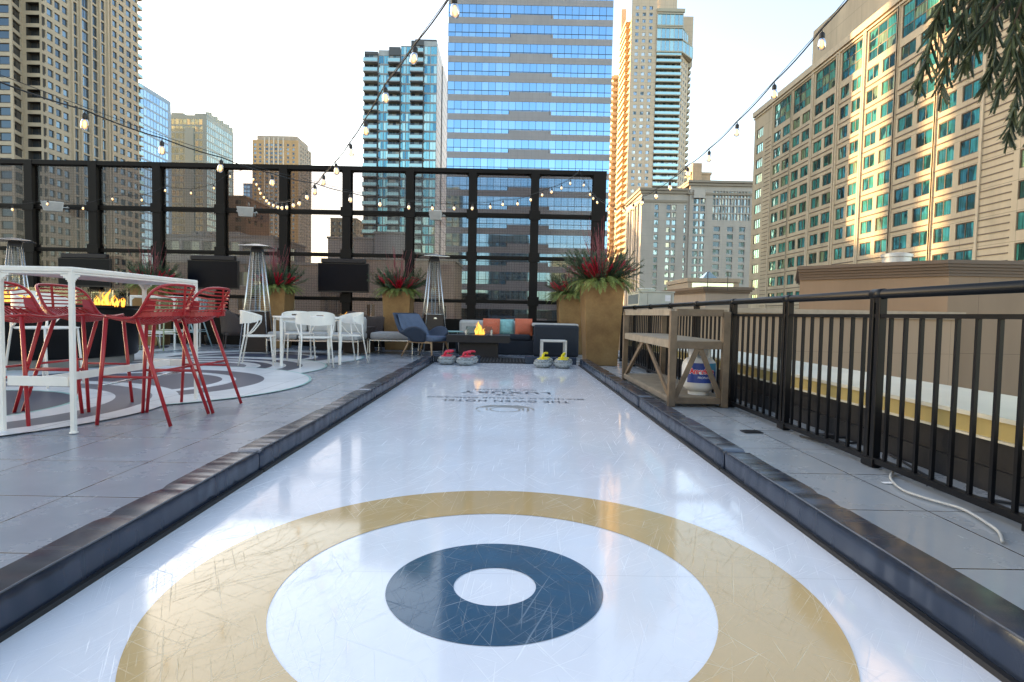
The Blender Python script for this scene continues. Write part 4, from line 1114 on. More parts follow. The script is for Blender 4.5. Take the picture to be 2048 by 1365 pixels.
for e, z0, z1 in ((.04, H-.42, H-.34), (.07,H-.34,H-.26), (.11, H-.26, H-.18), (.16, H-.18, H-.1), (.2, H-.1, H)): prism(b, grow(P, e), z0, z1)
b.build('cap', cap, bw)
for t in (.3, .62):
    pass
v = MB(); v.lathe([(.42,0),(.42,.24),(.46,.24),(.46,.34),(.3,.38),(0,.38)], k=28)
o = tag(v.build('roof_vent', mat('galvanised', (.5,.5,.5), .4, .4), None, (XY(1788,19.5), 19.5, ZY(1788,527,19.5)-.05), smooth=True), 'squat white round vent cap on top of brown penthouse', 'vent'); smooth_angle(o, 30)
# air handling unit and small penthouses further back
ac = empty('air_conditioner', (XY(1300,24), 24, ZY(1300,612,24)), 'pale beige boxy air handling unit on the neighbouring roof', 'air conditioner')
a0, a1 = XY(1277,24)-ac.location.x, XY(1347,24)-ac.location.x; hh = ZY(1300,585,24)-ac.location.z
acm = mat('beige_sheet_metal', (.50,.50,.42), .45, nscale=1.5)
b = MB(); b.box(a0, a1, 0, 2.2, 0, hh); b.build('casing', acm, ac, bevel=.02)
b = MB(); b.box(a0-.03, a1+.03, -.03, 2.2, hh, hh+.05); b.lathe([(.35,hh+.05),(.4,hh+.17),(.35,hh+.2),(0,hh+.2)], ((a0+a1)/2-.2,1,0), 20); b.build('lid', acm, ac)
b = MB()
for k in range(9): b.box(a0-.03, a0-.001, .15+k*.22, .25+k*.22, .08, hh-.08)
b.build('louvre', mat('louvre_grey', (.2,.24,.25), .5), ac)
b = MB(); b.box(a1-.36, a1-.14, -.012, -.001, hh*.35, hh*.8); b.build('notice_plate', mat('paper_white', (.75,.75,.75), .6), ac)
b = MB(); b.box(a0+.35, a0+.36, -.008, -.001, .05, hh-.05); b.box(a1-.1, a1-.09, -.008, -.001, .05, hh-.05); b.build('door_seam', dark_frame, ac)
# rooftop penthouse with curved cornice
ry = 46; r0 = empty('rooftop_pavilion', (XY(1425,ry), ry, -1.4), 'low brown pavilion with layered cornice behind the air handling unit', 'pavilion')
ox = r0.location.x; pA = [(XY(1345,ry+6)-ox, 6), (XY(1410,ry)-ox, 0), (XY(1496,ry)-ox, 0), (XY(1496,ry)-ox, 9), (XY(1345,ry+6)-ox, 9)]
H = ZY(1430,574,ry)+1.4
b = MB(); prism(b, pA, 0, H-.5); b.build('wall', facade_mat('pavilion_wall', (.36,.28,.22), 9, 1.8, .02, .8), r0)
b = MB()
for e, z0, z1 in ((.08,H-.5,H-.36), (.2,H-.36,H-.22), (.32,H-.22,H)): prism(b, grow(pA, e), z0, z1)
b.build('cornice', cap, r0)
r1_ = empty('glazed_roof_house', (XY(1425,60), 60, -1.4), 'cream rooftop house with green glass strip and green pyramid skylight', 'roof house')
ox = r1_.location.x; H = ZY(1425,557,60)+1.4; xa_, xb_ = XY(1374,60)-ox, XY(1476,60)-ox
b = MB(); b.box(xa_, xb_, 0, 8, 0, H-.45); b.box(xa_-.1, xb_+.1, -.1, 8, H-.4, H); b.build('wall', lite, r1_)
b = MB(); b.box(xa_+.4, xb_-.6, -.05, -.005, H-1.5, H-.5); b.build('window_strip', gl_p, r1_)
b = MB(); q0, q1 = XY(1402,62)-ox, XY(1436,62)-ox; ap = ((q0+q1)/2, 2.8, H+1.0)
base = [(q0,2,H),(q1,2,H),(q1,4,H),(q0,4,H)]
for i in range(4): b.face([base[i], base[(i+1)%4], ap])
b.build('skylight', gl_p, r1_)
for px, yy in ((1413, 44), (1453, 44)):
    b = MB(); zb = ZY(px, 574, yy)-.3; b.tube([(0,0,0),(0,0,ZY(px,545,yy)-zb)], .03, 6); b.box(-.09, .09, -.05, .05, ZY(px,545,yy)-zb, ZY(px,545,yy)-zb+.05)
    tag(b.build('roof_mast', dark_frame, None, (XY(px,yy), yy, zb)), 'thin dark mast on pavilion roof, the %s of two' % ('left one' if px < 1430 else 'right one'), 'mast')
# ------------------------------------------------------------------ furniture materials
whitep = mat('white_powder_coat', (.78,.75,.70), .35, noise=.05, bump=.05)
redm = mat('red_powder_coat', (.38,.016,.022), .35, noise=.08)
olivem = mat('olive_powder_coat', (.33,.36,.20), .4); skym = mat('pale_blue_powder_coat', (.28,.42,.46), .4)
steel = mat('brushed_steel', (.60,.60,.60), .25, .9, noise=.06)
brownm = mat('dark_brown_metal', (.030,.018,.015), .4, 0, spec=.3)
wood = mat('teak_legs', (.36,.22,.12), .5, streak=False, nscale=14)
greyw = mat('weathered_bench_wood', (.17,.115,.072), .65, nscale=9, noise=.25, bump=.3, bscale=60)
greyw2 = mat('grey_bench_wood', (.30,.24,.175), .6, nscale=9, noise=.25, bump=.3, bscale=60)
fabric_g = mat('grey_fabric', (.40,.385,.37), .9, bump=.4, bscale=300, nscale=20)
fabric_d = mat('charcoal_fabric', (.022,.028,.040), .85, bump=.4, bscale=300, nscale=20)
fabric_l = mat('pale_fabric', (.50,.48,.45), .9, bump=.4, bscale=300)
bluef = mat('slate_blue_felt', (.035,.052,.085), .8, bump=.5, bscale=250, nscale=12)
bluei = mat('light_blue_felt', (.085,.12,.185), .8, bump=.5, bscale=250, nscale=12)
wick = mat('brown_wicker', (.07,.05,.045), .7, bump=1, bscale=120)
char = mat('charcoal_metal', (.022,.020,.023), .4, nscale=3, spec=.3)
blackm = mat('black_fire_pit', (.005,.005,.006), .4, nscale=3, spec=.15)

def clear_mat(name, tint=(.9,.95,.95), gl=.08):
    m, nt, p = new_mat(name); nt.nodes.remove(p); out = nt.nodes['Material Output']
    t = N(nt, 'ShaderNodeBsdfTransparent'); t.inputs[0].default_value = (*tint, 1)
    g = N(nt, 'ShaderNodeBsdfGlossy'); g.inputs['Roughness'].default_value = .03
    fr = N(nt, 'ShaderNodeFresnel'); fr.inputs[0].default_value = 1.45
    mx = N(nt, 'ShaderNodeMixShader'); nt.links.new(math_(nt, 'ADD', math_(nt, 'MULTIPLY', fr.outputs[0], .8), gl*.3), mx.inputs[0])
    nt.links.new(t.outputs[0], mx.inputs[1]); nt.links.new(g.outputs[0], mx.inputs[2]); nt.links.new(mx.outputs[0], out.inputs[0]); return m
clear = clear_mat('clear_glass')
def flame_mat():
    m, nt, p = new_mat('flame'); nt.nodes.remove(p); out = nt.nodes['Material Output']
    tc = N(nt, 'ShaderNodeTexCoord'); lw = N(nt, 'ShaderNodeLayerWeight', Blend=.35)
    nz = N(nt, 'ShaderNodeTexNoise', Scale=9.0, Detail=4.0, Distortion=1.5); nt.links.new(tc.outputs['Object'], nz.inputs['Vector'])
    core = math_(nt, 'SUBTRACT', 1.0, lw.outputs['Facing'])
    k = math_(nt, 'MULTIPLY', core, math_(nt, 'ADD', nz.outputs['Fac'], .35))
    r = ramp(nt, k, [(.1, (1,.10,.01)), (.45, (1,.28,.02)), (.95, (1,.62,.14))])
    em = N(nt, 'ShaderNodeEmission', Strength=.5); nt.links.new(r.outputs[0], em.inputs[0])
    tr = N(nt, 'ShaderNodeBsdfTransparent')
    mx = N(nt, 'ShaderNodeMixShader'); f = ramp(nt, k, [(.15, (0,0,0)), (.85, (1,1,1))]); nt.links.new(f.outputs[0], mx.inputs[0])
    nt.links.new(tr.outputs[0], mx.inputs[1]); nt.links.new(em.outputs[0], mx.inputs[2]); nt.links.new(mx.outputs[0], out.inputs[0]); return m
flm = flame_mat()
def flames(mb, cx, cy, z, spread, h, n, rnd, spread_y=None):
    spread_y = spread*.5 if spread_y is None else spread_y
    for _ in range(n):
        x = cx+rnd.uniform(-spread, spread); y = cy+rnd.uniform(-spread_y, spread_y)
        hh = h*rnd.uniform(.35, 1)*(1-.5*abs(x-cx)/(spread+1e-6)); r0 = hh*rnd.uniform(.10,.20); ph = rnd.uniform(0, 6.28); pts = []; rr = []
        for i in range(9):
            t = i/8; pts.append((x+math.sin(ph+t*6)*.16*hh*t, y+math.cos(ph+t*4)*.05*hh*t, z+hh*t)); rr.append(max(.0015, r0*(math.sin(math.pi*min(1, .18+t*.82))**.9)*(1-.45*t)))
        mb.tube(pts, rr, 8)

# ------------------------------------------------------------------ bar tables
def rot_box(b, a, c, w_, h, mi=0): b.bar(a, c, w_, h, mi)
def bar_table(name, loc, w_, l, h, label, group):
    t = empty(name, loc, label, 'table', group)
    b = MB(); b.box(-w_/2, w_/2, -l/2, l/2, h-.035, h); b.box(-w_/2+.004, w_/2-.004, -l/2+.004, l/2-.004, h-.05, h-.034); b.build('tabletop', whitep, t, bevel=.012)
    for sx in (-1, 1):
        for sy in (-1, 1):
            x, y = sx*(w_/2-.016), sy*(l/2-.016)
            b = MB(); b.box(x-.0135, x+.0135, y-.0135, y+.0135, .012, h-.03)
            for dx, dy in ((-sx, 0), (0, -sy)):      # curved haunch under the top
                for k in range(5):
                    e = .06*(1-math.sin(math.pi/2*(k+.5)/5)); zz = h-.05-.012*k
                    cx, cy = x+dx*(.0135+e/2), y+dy*(.0135+e/2)
                    b.box(cx-(e/2 if dx else .012), cx+(e/2 if dx else .012), cy-(e/2 if dy else .012), cy+(e/2 if dy else .012), zz-.012, zz)
            leg = b.build('leg', whitep, t, bevel=.006)
            f = MB(); f.lathe([(.026,0),(.026,.007),(.015,.012)], (x, y, .001), 16); f.build('foot', whitep, leg)
    for sy in (-1, 1):
        b = MB(); b.box(-w_/2+.05, w_/2-.05, sy*(l/2-.027)-.012, sy*(l/2-.027)+.012, .31, .375); b.build('stretcher', whitep, t, bevel=.004)
    b = MB(); b.box(-.012, .012, -l/2+.04, l/2-.04, .315, .37); b.build('long_stretcher', whitep, t, bevel=.004)
    return t
bar_table('bar_table', (-3.11, 4.65, .004), .50, 1.56, 1.10, 'tall white metal bar table at left with red stools around it', 'bar tables')
bar_table('bar_table', (XY(350,12.6), 12.3, .004), .9, 1.0, 1.08, 'tall white bar table far back, between olive and pale blue stools', 'bar tables')

# ------------------------------------------------------------------ stools
def stool(mt, label, group, seat=.765, name='bar_stool'):
    """front of the seat at +y"""
    s = empty(name, (0,0,.004), label, 'stool', group); S = seat
    def side(t):      # side edge curve of the shell, t 0..1 from front corner to top of back (x > 0)
        P = [(.215,.215,S+.012),(.245,.12,S+.0),(.25,.02,S-.002),(.262,-.04,S+.03),(.268,-.09,S+.10),(.258,-.13,S+.175),(.225,-.175,S+.225),(.15,-.215,S+.245),(0,-.23,S+.25)]
        f = t*(len(P)-1); i = min(int(f), len(P)-2); f -= i
        P0, P1, P2, P3 = (Vector(P[max(0,i-1)]), Vector(P[i]), Vector(P[i+1]), Vector(P[min(len(P)-1,i+2)]))
        return .5*((2*P1)+(P2-P0)*f+(2*P0-5*P1+4*P2-P3)*f*f+(3*P1-P0-3*P2+P3)*f**3)
    edge = [side(i/32) for i in range(33)]
    loop = edge+[Vector((-p.x, p.y, p.z)) for p in reversed(edge[:-1])]
    b = MB(); b.tube(loop, .0105, 8)
    front = [Vector((.215-.43*i/10, .215+.018*math.sin(math.pi*i/10), S+.012-.02*math.sin(math.pi*i/10))) for i in range(11)]
    b.tube(front, .0105, 8)
    low = [Vector((.25*math.cos(math.pi*i/16), -.10-.155*math.sin(math.pi*i/16), S+.008+.03*math.sin(math.pi*i/16))) for i in range(17)]
    b.build('shell_frame', redm if mt is redm else mt, s, smooth=True)
    b = MB()           # seat slats, front to back, sagging
    for k in range(15):
        x = -.215+.43*k/14; q = 1-(x/.235)**2; pts = []
        for i in range(9):
            t = i/8; y = .212-(.212+.08+.12*math.sqrt(max(0,q)))*t
            z = S+.006-.062*math.sin(math.pi*min(1,t*1.05))*(.35+.65*q)+.055*t**3
            pts.append((x*(1+.08*math.sin(math.pi*t)), y, z))
        for i in range(8): b.bar(pts[i], pts[i+1], .012, .006)
    b.build('seat', mt, s)
    b = MB()           # curved horizontal slats of the back
    for k in range(8):
        z = S+.035+.030*k; tt = .36+.52*k/8
        e = side(tt); wv = abs(e.x)-.004; y0 = e.y
        depth = (-.215-(.02*k/8))-y0
        pts = [(wv*math.cos(math.pi*i/14), y0+depth*math.sin(math.pi*i/14), z+(e.z-z)*(abs(math.cos(math.pi*i/14))**6)) for i in range(15)]
        hgt = .034 if k == 0 else .011
        for i in range(14): b.bar(pts[i], pts[i+1], .006, hgt)
    b.bar((0,-.222,S+.03),(0,-.236,S+.245), .02, .008, up=(0,1,0))
    for sx in (-1, 1):   # solid cheeks where the seat turns into the back
        a = [side(t) for t in (.30,.36,.42,.48,.54)]
        c = [Vector((.225,-.09,S+.0)), Vector((.222,-.125,S+.03)), Vector((.222,-.14,S+.07)), Vector((.226,-.15,S+.11)), Vector((.234,-.155,S+.14))]
        for i in range(4):
            q = [a[i], a[i+1], c[i+1], c[i]]; b.face([(sx*p.x, p.y, p.z) for p in q])
    b.build('backrest', mt, s)
    feet = {(1,1):((.235,.20,S-.002),(.262,.255,0)), (-1,1):((-.235,.20,S-.002),(-.262,.255,0)), (1,-1):((.235,-.02,S-.004),(.265,-.27,0)), (-1,-1):((-.235,-.02,S-.004),(-.265,-.27,0))}
    for k_, (a, c) in feet.items():
        b = MB(); b.tube([a, c], [.0145,.0125], 10); b.build('leg', mt, s, smooth=True)
    def on(k_, z): a, c = (Vector(v) for v in feet[k_]); t = (a.z-z)/a.z; return a.lerp(c, t)
    for ka, kb, z in (((1,1),(1,-1),.345), ((-1,1),(-1,-1),.345), ((1,1),(-1,1),.285), ((1,-1),(-1,-1),.385)):
        b = MB(); b.tube([on(ka,z), on(kb,z)], .009, 8); b.build('footrest' if z == .285 else 'stretcher', steel if z == .285 else mt, s, smooth=True)
    return s
st0 = stool(redm, 'nearest red stool on the lane side of the white bar table', 'red bar stools')
def put(o, x, y, rz, label=None):
    o.location.x = x; o.location.y = y; o.rotation_euler[2] = rz
    if label: o['label'] = label
    return o
put(st0, -2.665, 4.43, R(90))
for x, y, rz, lb in ((-2.645, 4.97, R(91.5), 'far red stool on the lane side, its back nearest the white dining chairs'),
                     (-3.57, 4.31, R(-89), 'front red stool behind the white bar table, cut off by the left picture edge'),
                     (-3.56, 4.90, R(-91), 'red stool on the far side of the white bar table, seen between its legs')):
    put(copy_tree(st0), x, y, rz, lb)
so1 = stool(olivem, 'olive green stool far back in front of the white bar table', 'far bar stools'); put(so1, XY(331,11.9)-.0, 11.75, R(170))
so2 = stool(skym, 'pale blue stool far back at the right side of the white bar table', 'far bar stools'); put(so2, XY(378,12.3), 12.45, R(88))

# ------------------------------------------------------------------ white dining set
def dchair(label, group, sh=.45, name='dining_chair'):
    s = empty(name, (0,0,.004), label, 'chair', group)
    b = MB()
    for k in range(11):
        y = -.20+.40*k/10; w_ = .215*math.sqrt(max(.2, 1-(abs(y)/.30)**3))
        b.bar((-w_, y, sh-.004), (0, y, sh-.016), .034, .008); b.bar((0, y, sh-.016), (w_, y, sh-.004), .034, .008)
    rim = [(.225*math.copysign(abs(math.cos(a))**.6, math.cos(a)), .215*math.copysign(abs(math.sin(a))**.6, math.sin(a)), sh-.008) for a in [2*math.pi*i/32 for i in range(32)]]
    b.tube(rim, .011, 8, closed=True); b.build('seat', whitep, s)
    top = .80*sh/.45 if sh < .5 else sh+.35
    b = MB(); nseg = 30
    def P(u, v):     # u -1..1 round the back, v 0..1 upward
        a = u*R(98); hgt = .20-.10*abs(u)**1.6-.055*max(0, abs(u)-.75)/.25
        z1 = sh+.37-.085*abs(u)**2.2; return Vector((.275*math.sin(a), -.02-.245*math.cos(a), z1-hgt*(1-v)))
    for i in range(nseg):
        u0, u1 = -1+2*i/nseg, -1+2*(i+1)/nseg
        for v0, v1 in ((0,.62),(.62,.78),(.78,1)):
            if v0 == .62 and -.17 < (u0+u1)/2 < .17: continue
            b.face([P(u0,v0), P(u1,v0), P(u1,v1), P(u0,v1)])
    o = b.build('backrest', whitep, s, solid=.012)
    e = MB(); e.tube([P(-1+2*i/36, 1) for i in range(37)], .009, 8); e.build('top_rail', whitep, s, smooth=True)
    for sx in (-1, 1):
        b = MB(); a = P(sx*.98, .3); b.tube([a, (a.x*1.0, a.y-.01, a.z-.06), (sx*.235, -.10, sh+.06), (sx*.215, -.17, sh)], .010, 8); b.build('arm_support', whitep, s, smooth=True)
        b = MB(); b.tube([(sx*.20,.17,sh-.01),(sx*.225,.215,0)], .0115, 8); b.build('leg', whitep, s, smooth=True)
        b = MB(); b.tube([P(sx*.52,.05),(sx*.205,-.19,sh-.01),(sx*.235,-.27,0)], .0115, 8); b.build('leg', whitep, s, smooth=True)
    return s
th = R(28); tcx, tcy = -3.22, 9.38
tb = empty('dining_table', (tcx, tcy, .004), 'low white square dining table with four white chairs around it', 'table', None, th)
b = MB(); b.box(-.46, .46, -.46, .46, .715, .745); b.build('tabletop', whitep, tb, bevel=.01)
b = MB()
for sx in (-1,1): b.box(sx*.40-.012, sx*.40+.012, -.40, .40, .68, .714); b.box(-.388, .388, sx*.40-.012, sx*.40+.012, .68, .714)
b.build('apron', whitep, tb)
for sx in (-1,1):
    for sy in (-1,1): b = MB(); b.box(sx*.43-.02, sx*.43+.02, sy*.43-.02, sy*.43+.02, 0, .714); b.build('leg', whitep, tb, bevel=.006)
dc = dchair('white chair with its curved back to the camera, front of the dining table', 'white dining chairs')
u_ = Vector((math.cos(th), math.sin(th), 0)); v_ = Vector((-math.sin(th), math.cos(th), 0)); C0 = Vector((tcx, tcy, 0))
q = C0-v_*.62; put(dc, q.x+.03, q.y-.02, th-R(4))
for q, rz, lb in ((C0-u_*.62+Vector((-.03,-.12,0)), th-R(90)-R(10), 'white chair at the left of the dining table in front of the patio heater'),
                  (C0+u_*.60+Vector((.02,.02,0)), th+R(90)+R(12), 'white chair at the right of the dining table, turned away from the table'),
                  (C0+v_*.66+Vector((-.03,.05,0)), th+R(180), 'white chair behind the dining table, facing the camera')):
    put(copy_tree(dc), q.x, q.y, rz, lb)
ws = dchair('white counter chair at far left in front of the round black fire pit', 'white counter chairs', .62, 'counter_chair'); put(ws, -4.82, 6.15, R(-95))

# ------------------------------------------------------------------ round fire pit
fp = empty('fire_pit', (-6.84, 8.6, .004), 'large round black fire pit with glass guard and flames behind the bar table', 'fire pit')
b = MB(); b.lathe([(1.16,0),(1.16,.12),(1.2,.13)], k=64); b.build('plinth', mat('pit_plinth', (.16,.15,.14), .7, nscale=3), fp, smooth=False)
b = MB(); b.lathe([(1.20,.131),(1.22,.16),(1.22,.80),(1.25,.82),(1.25,.86),(1.05,.862),(1.02,.84),(.3,.84),(0,.84)], k=72); o = b.build('body', blackm, fp, smooth=True); smooth_angle(o, 35)
b = MB()
for i in range(12):
    a0, a1 = 2*math.pi*(i+.03)/12, 2*math.pi*(i+.97)/12
    p0, p1 = (1.08*math.cos(a0), 1.08*math.sin(a0)), (1.08*math.cos(a1), 1.08*math.sin(a1))
    b.face([(*p0,.862),(*p1,.862),(*p1,1.08),(*p0,1.08)])
b.build('glass_guard', clear, fp, solid=.006)
b = MB()
for i in range(13): a0 = 2*math.pi*i/12; b.tube([(1.08*math.cos(a0),1.08*math.sin(a0),.862),(1.08*math.cos(a0),1.08*math.sin(a0),1.082)], .006, 6)
b.build('guard_clips', steel, fp)
rnd = random.Random(3)
for px, n, sp, h in ((30, 30, .34, .34), (88, 12, .12, .22), (232, 26, .23, .27)):
    b = MB(); xx = XY(px, 8.45)+6.84; yy = -.15; flames(b, xx-(.12 if px == 232 else 0), yy, .84, sp, h, n, rnd, .1); b.build('flame', flm, fp, smooth=True)

# ------------------------------------------------------------------ fire tables
def fire_table(loc, w_, d_, h, label, flame_xy, fh, group='square fire tables', base=.62):
    t = empty('fire_table', loc, label, 'fire table', group)
    b = MB(); b.box(-w_/2, w_/2, -d_/2, d_/2, h-.14, h); b.build('tabletop', char, t, bevel=.006)
    b = MB(); b.box(-w_*base/2, w_*base/2, -d_*base/2, d_*base/2, 0, h-.142); b.build('base', char, t, bevel=.004)
    b = MB(); g = .24
    for a, c in (((-g,-g),(g,-g)),((g,-g),(g,g)),((g,g),(-g,g)),((-g,g),(-g,-g))): b.face([(*a,h+.002),(*c,h+.002),(*c,h+.16),(*a,h+.16)])
    b.build('glass_guard', clear, t, solid=.006)
    b = MB()
    for x in (-g,g):
        for y in (-g,g): b.box(x-.012, x+.012, y-.012, y+.012, h, h+.10)
    b.build('guard_clips', steel, t)
    b = MB(); rnd = random.Random(len(label))
    for x, y in flame_xy: flames(b, x, y, h, .09, fh, 14, rnd)
    b.build('flame', flm, t, smooth=True)
    return t
ft1 = fire_table((XY(959,11.35), 11.4, .004), 1.20, .80, .435, 'low dark fire table burning in front of the sofa beyond the lane', [(.0, 0)], .29)
ft2 = fire_table((XY(672,12.9), 12.9, .004), 1.1, .9, .62, 'dark fire table behind the grey sofa, its two flames rising over the dining chairs', [(-.22,0),(.22,0)], .26)

# ------------------------------------------------------------------ sofas, chaise, pillows
def cushion(b, x0, x1, y0, y1, z0, z1): b.box(x0, x1, y0, y1, z0, z1)
# corner sofa with charcoal base
sx0 = XY(915,12.6); sxr = XY(1158,12.0)
so_ = empty('sectional_sofa', ((sx0+sxr)/2, 12.4, .004), 'charcoal and grey corner sofa behind the fire table with bright pillows', 'sofa'); o0 = so_.location
L_ = lambda x: x-o0.x
b = MB(); b.box(L_(sx0), L_(sxr)-.9, -.15, .62, 0, .30); b.build('base', fabric_d, so_, bevel=.02)
for k in range(2):
    a = L_(sx0)+.02+k*.78; b = MB(); b.box(a, a+.76, -.17, .42, .302, .42); b.build('seat_cushion', fabric_d, so_, bevel=.04)
for k in range(2):
    a = L_(sx0)+.02+k*.80; b = MB(); b.box(a, a+.78, .40, .62, .36, .70); b.build('back_cushion', fabric_l, so_, bevel=.06)
a0, a1 = XY(1068,11.9)-o0.x, XY(1157,11.9)-o0.x
b = MB(); b.box(a0, a1, -.68, -.42, 0, .64); b.build('side_panel', fabric_d, so_, bevel=.045)
b = MB(); b.box(a0+.02, a1, -.41, .62, .0, .40); b.build('corner_seat', fabric_g, so_, bevel=.03)
b = MB(); b.box(a0-.02, a1+.02, -.41, .62, .60, .665); b.build('corner_cushion', fabric_l, so_, bevel=.025)
def pillow(x, y, z, w_, rx_, rz, mt, label, group=None):
    b = MB(); n = 14
    def P(u, v, s):
        a, c = u*2-1, v*2-1; k = (1-abs(a)**2.6)*(1-abs(c)**2.6)
        e = 1-.06*(1-abs(a)**2)*0-.05*(abs(a*c))**1.0*0; pin = 1-.10*(1-abs(c)**3)*abs(a)**6*0
        return Vector((a*w_/2*(1-.07*(1-c*c)*0), s*.085*max(0,k)**.55, c*w_/2))
    b.grid(lambda u, v: P(u, v, -1), n, n); b.grid(lambda u, v: P(1-u, v, 1), n, n)
    o = b.build('throw_pillow', mt, None, (x, y, z), smooth=True); o.rotation_euler = (rx_, 0, rz)
    return tag(o, label, 'pillow', group)
def weave(name, col, hi, sc):
    m, nt, p = new_mat(name); tc = N(nt, 'ShaderNodeTexCoord')
    ck = N(nt, 'ShaderNodeTexBrick', Scale=sc); ck.inputs['Color1'].default_value = (*col,1); ck.inputs['Color2'].default_value = (*tuple(c*.8 for c in col),1); ck.inputs['Mortar'].default_value = (*hi,1)
    ck.inputs['Mortar Size'].default_value = .03; ck.inputs['Brick Width'].default_value = .5; ck.inputs['Row Height'].default_value = .5
    mp = N(nt, 'ShaderNodeMapping'); mp.inputs['Rotation'].default_value = (R(90),0,0); nt.links.new(tc.outputs['Object'], mp.inputs[0]); nt.links.new(mp.outputs[0], ck.inputs['Vector'])
    nt.links.new(ck.outputs['Color'], p.inputs['Base Color']); p.inputs['Roughness'].default_value = .9; return m
orange = weave('orange_weave', (.62,.085,.025), (.85,.42,.30), 22); teal = mat('aqua_fabric', (.25,.55,.54), .9, noise=.25, nscale=14, bump=.4, bscale=200)
pillow(XY(983,12.55), 12.52, .565, .37, R(-14), R(-8), orange, 'orange checked pillow standing left of the aqua pillow', 'orange pillows')
pillow(XY(1010,12.5)+.02, 12.62, .565, .35, R(-16), R(6), teal, 'aqua pillow between the two orange pillows on the corner sofa')
pillow(XY(1048,12.5), 12.5, .575, .37, R(-12), R(5), orange, 'orange checked pillow right of the aqua pillow, beside the charcoal panel', 'orange pillows')
# sofa behind the dining table
def frame_sofa(name, x0, x1, y0, y1, label, nseat, back, cat='sofa', arm=None):
    s = empty(name, ((x0+x1)/2, (y0+y1)/2, .004), label, cat); w_ = (x1-x0)/2; d_ = (y1-y0)/2
    b = MB()
    for x in (-w_, w_):
        b.tube([(x,-d_,.30),(x,-d_,.012),(x,d_,.012),(x,d_,.30)], .012, 6)
    b.box(-w_, w_, -d_, d_, .26, .285)
    b.build('frame', steel, s)
    for k in range(nseat):
        a = -w_+2*w_*k/nseat; b = MB(); b.box(a+.005, a+2*w_/nseat-.005, -d_-.02, d_, .288, .43); b.build('seat_cushion', fabric_g, s, bevel=.045)
    if back:
        for k in range(nseat):
            a = -w_+2*w_*k/nseat; b = MB(); b.box(a+.01, a+2*w_/nseat-.01, d_-.24, d_, .40, .74); b.build('back_cushion', fabric_l, s, bevel=.06)
    if arm:
        b = MB(); b.frustum([(w_-.12,-d_,.30),(w_+.02,-d_,.30),(w_+.02,d_,.30),(w_-.12,d_,.30)], [(w_-.20,-d_,.66),(w_-.04,-d_,.68),(w_-.04,d_,.68),(w_-.20,d_,.66)]); b.build('side_cushion', fabric_l, s, bevel=.03)
    return s
frame_sofa('metal_frame_sofa', XY(542,11.2), XY(722,11.2), 11.0, 11.75, 'grey cushioned sofa on a metal frame directly behind the dining table', 3, True)
frame_sofa('chaise', XY(742,11.8), XY(822,11.8)+.05, 11.7, 12.5, 'grey chaise with thin metal frame in front of gold planter', 1, False, 'chaise', True)
pillow(XY(805,12.0), 12.1, .62, .38, R(-10), R(62), orange, 'orange checked pillow leaning on the chaise behind the blue lounge chair', 'orange pillows')
# wicker armchairs
def wicker(x, y, rz, label):
    s = empty('wicker_armchair', (x, y, .004), label, 'armchair', 'brown wicker armchairs', rz)
    b = MB(); b.grid(lambda u, v: Vector((.36*math.sin(R(100)*(2*u-1))*(1+.15*v), -.30*math.cos(R(100)*(2*u-1))*(1+.12*v), .30+(.50-.14*abs(2*u-1)**2+.06*math.cos(9*u))*v)), 24, 6)
    b.build('backrest', wick, s, smooth=True, solid=.03)
    b = MB(); b.box(-.30,.30,-.26,.30,.28,.34); b.build('seat', wick, s, bevel=.02)
    b = MB(); b.box(-.27,.27,-.22,.28,.342,.43); b.build('cushion', fabric_d, s, bevel=.03)
    for sx in (-1,1):
        for sy in (-1,1): b = MB(); b.tube([(sx*.26,sy*.24,.29),(sx*.29,sy*.27,0)], .015, 8); b.build('leg', wick, s)
    return s
wicker(XY(732,12.9), 12.8, R(-150), 'brown wicker armchair left of the gold planter behind the chaise')
wicker(XY(462,12.4), 12.7, R(-60), 'brown wicker armchair at the fence, left of the patio heater by the dining set')
b = MB(); b.box(-.25,.25,-.3,.3,0,.5); b.box(-.27,.27,-.32,.32,.5,.53)
tag(b.build('tank_box', wick, None, (XY(715,11.95), 12.1, .004), bevel=.01), 'dark woven box between grey sofa and chaise', 'side table')
# blue lounge chair
lc_ = empty('lounge_chair', (XY(852,11.25), 11.25, .004), 'slate blue lounge chair with oak legs, seen from behind at the lane end', 'lounge chair', None, R(-118))
def shell(u, v):
    a = (2*u-1)*R(128); k = abs(2*u-1)
    top = .82 if k < .42 else .82-.36*min(1, (k-.42)/.24)
    if k > .66: top = .46+.12*math.sin(math.pi*min(1,(k-.66)/.34))
    r_ = .27+.17*v
    z = .30+(top-.30)*v
    return Vector((r_*1.05*math.sin(a), -r_*math.cos(a)-(.22*v if k < .66 else .22*v*max(0, 1-(k-.66)*4)), z))
b = MB(); b.grid(shell, 60, 10); b.build('shell', [bluef], lc_, smooth=True, solid=.03)
b = MB(); b.grid(lambda u, v: (lambda p: Vector((p.x*.90, p.y*.90+.012, p.z+.004)))(shell(.2+.6*u, v*.97)), 40, 8); b.build('inner_lining', bluei, lc_, smooth=True)
b = MB(); b.box(-.27,.27,-.24,.36,.30,.40); b.build('seat_cushion', bluei, lc_, bevel=.04)
for sx in (-1,1):
    b = MB(); b.tube([(sx*.24,.30,.30),(sx*.30,.36,0)], [.02,.012], 8); b.build('leg', wood, lc_, smooth=True)
    b = MB(); b.tube([(sx*.22,-.22,.30),(sx*.28,-.36,0)], [.02,.012], 8); b.build('leg', wood, lc_, smooth=True)
    b = MB(); b.bar((sx*.24,.30,.285),(sx*.22,-.24,.285),.03,.035); b.build('side_rail', wood, lc_)
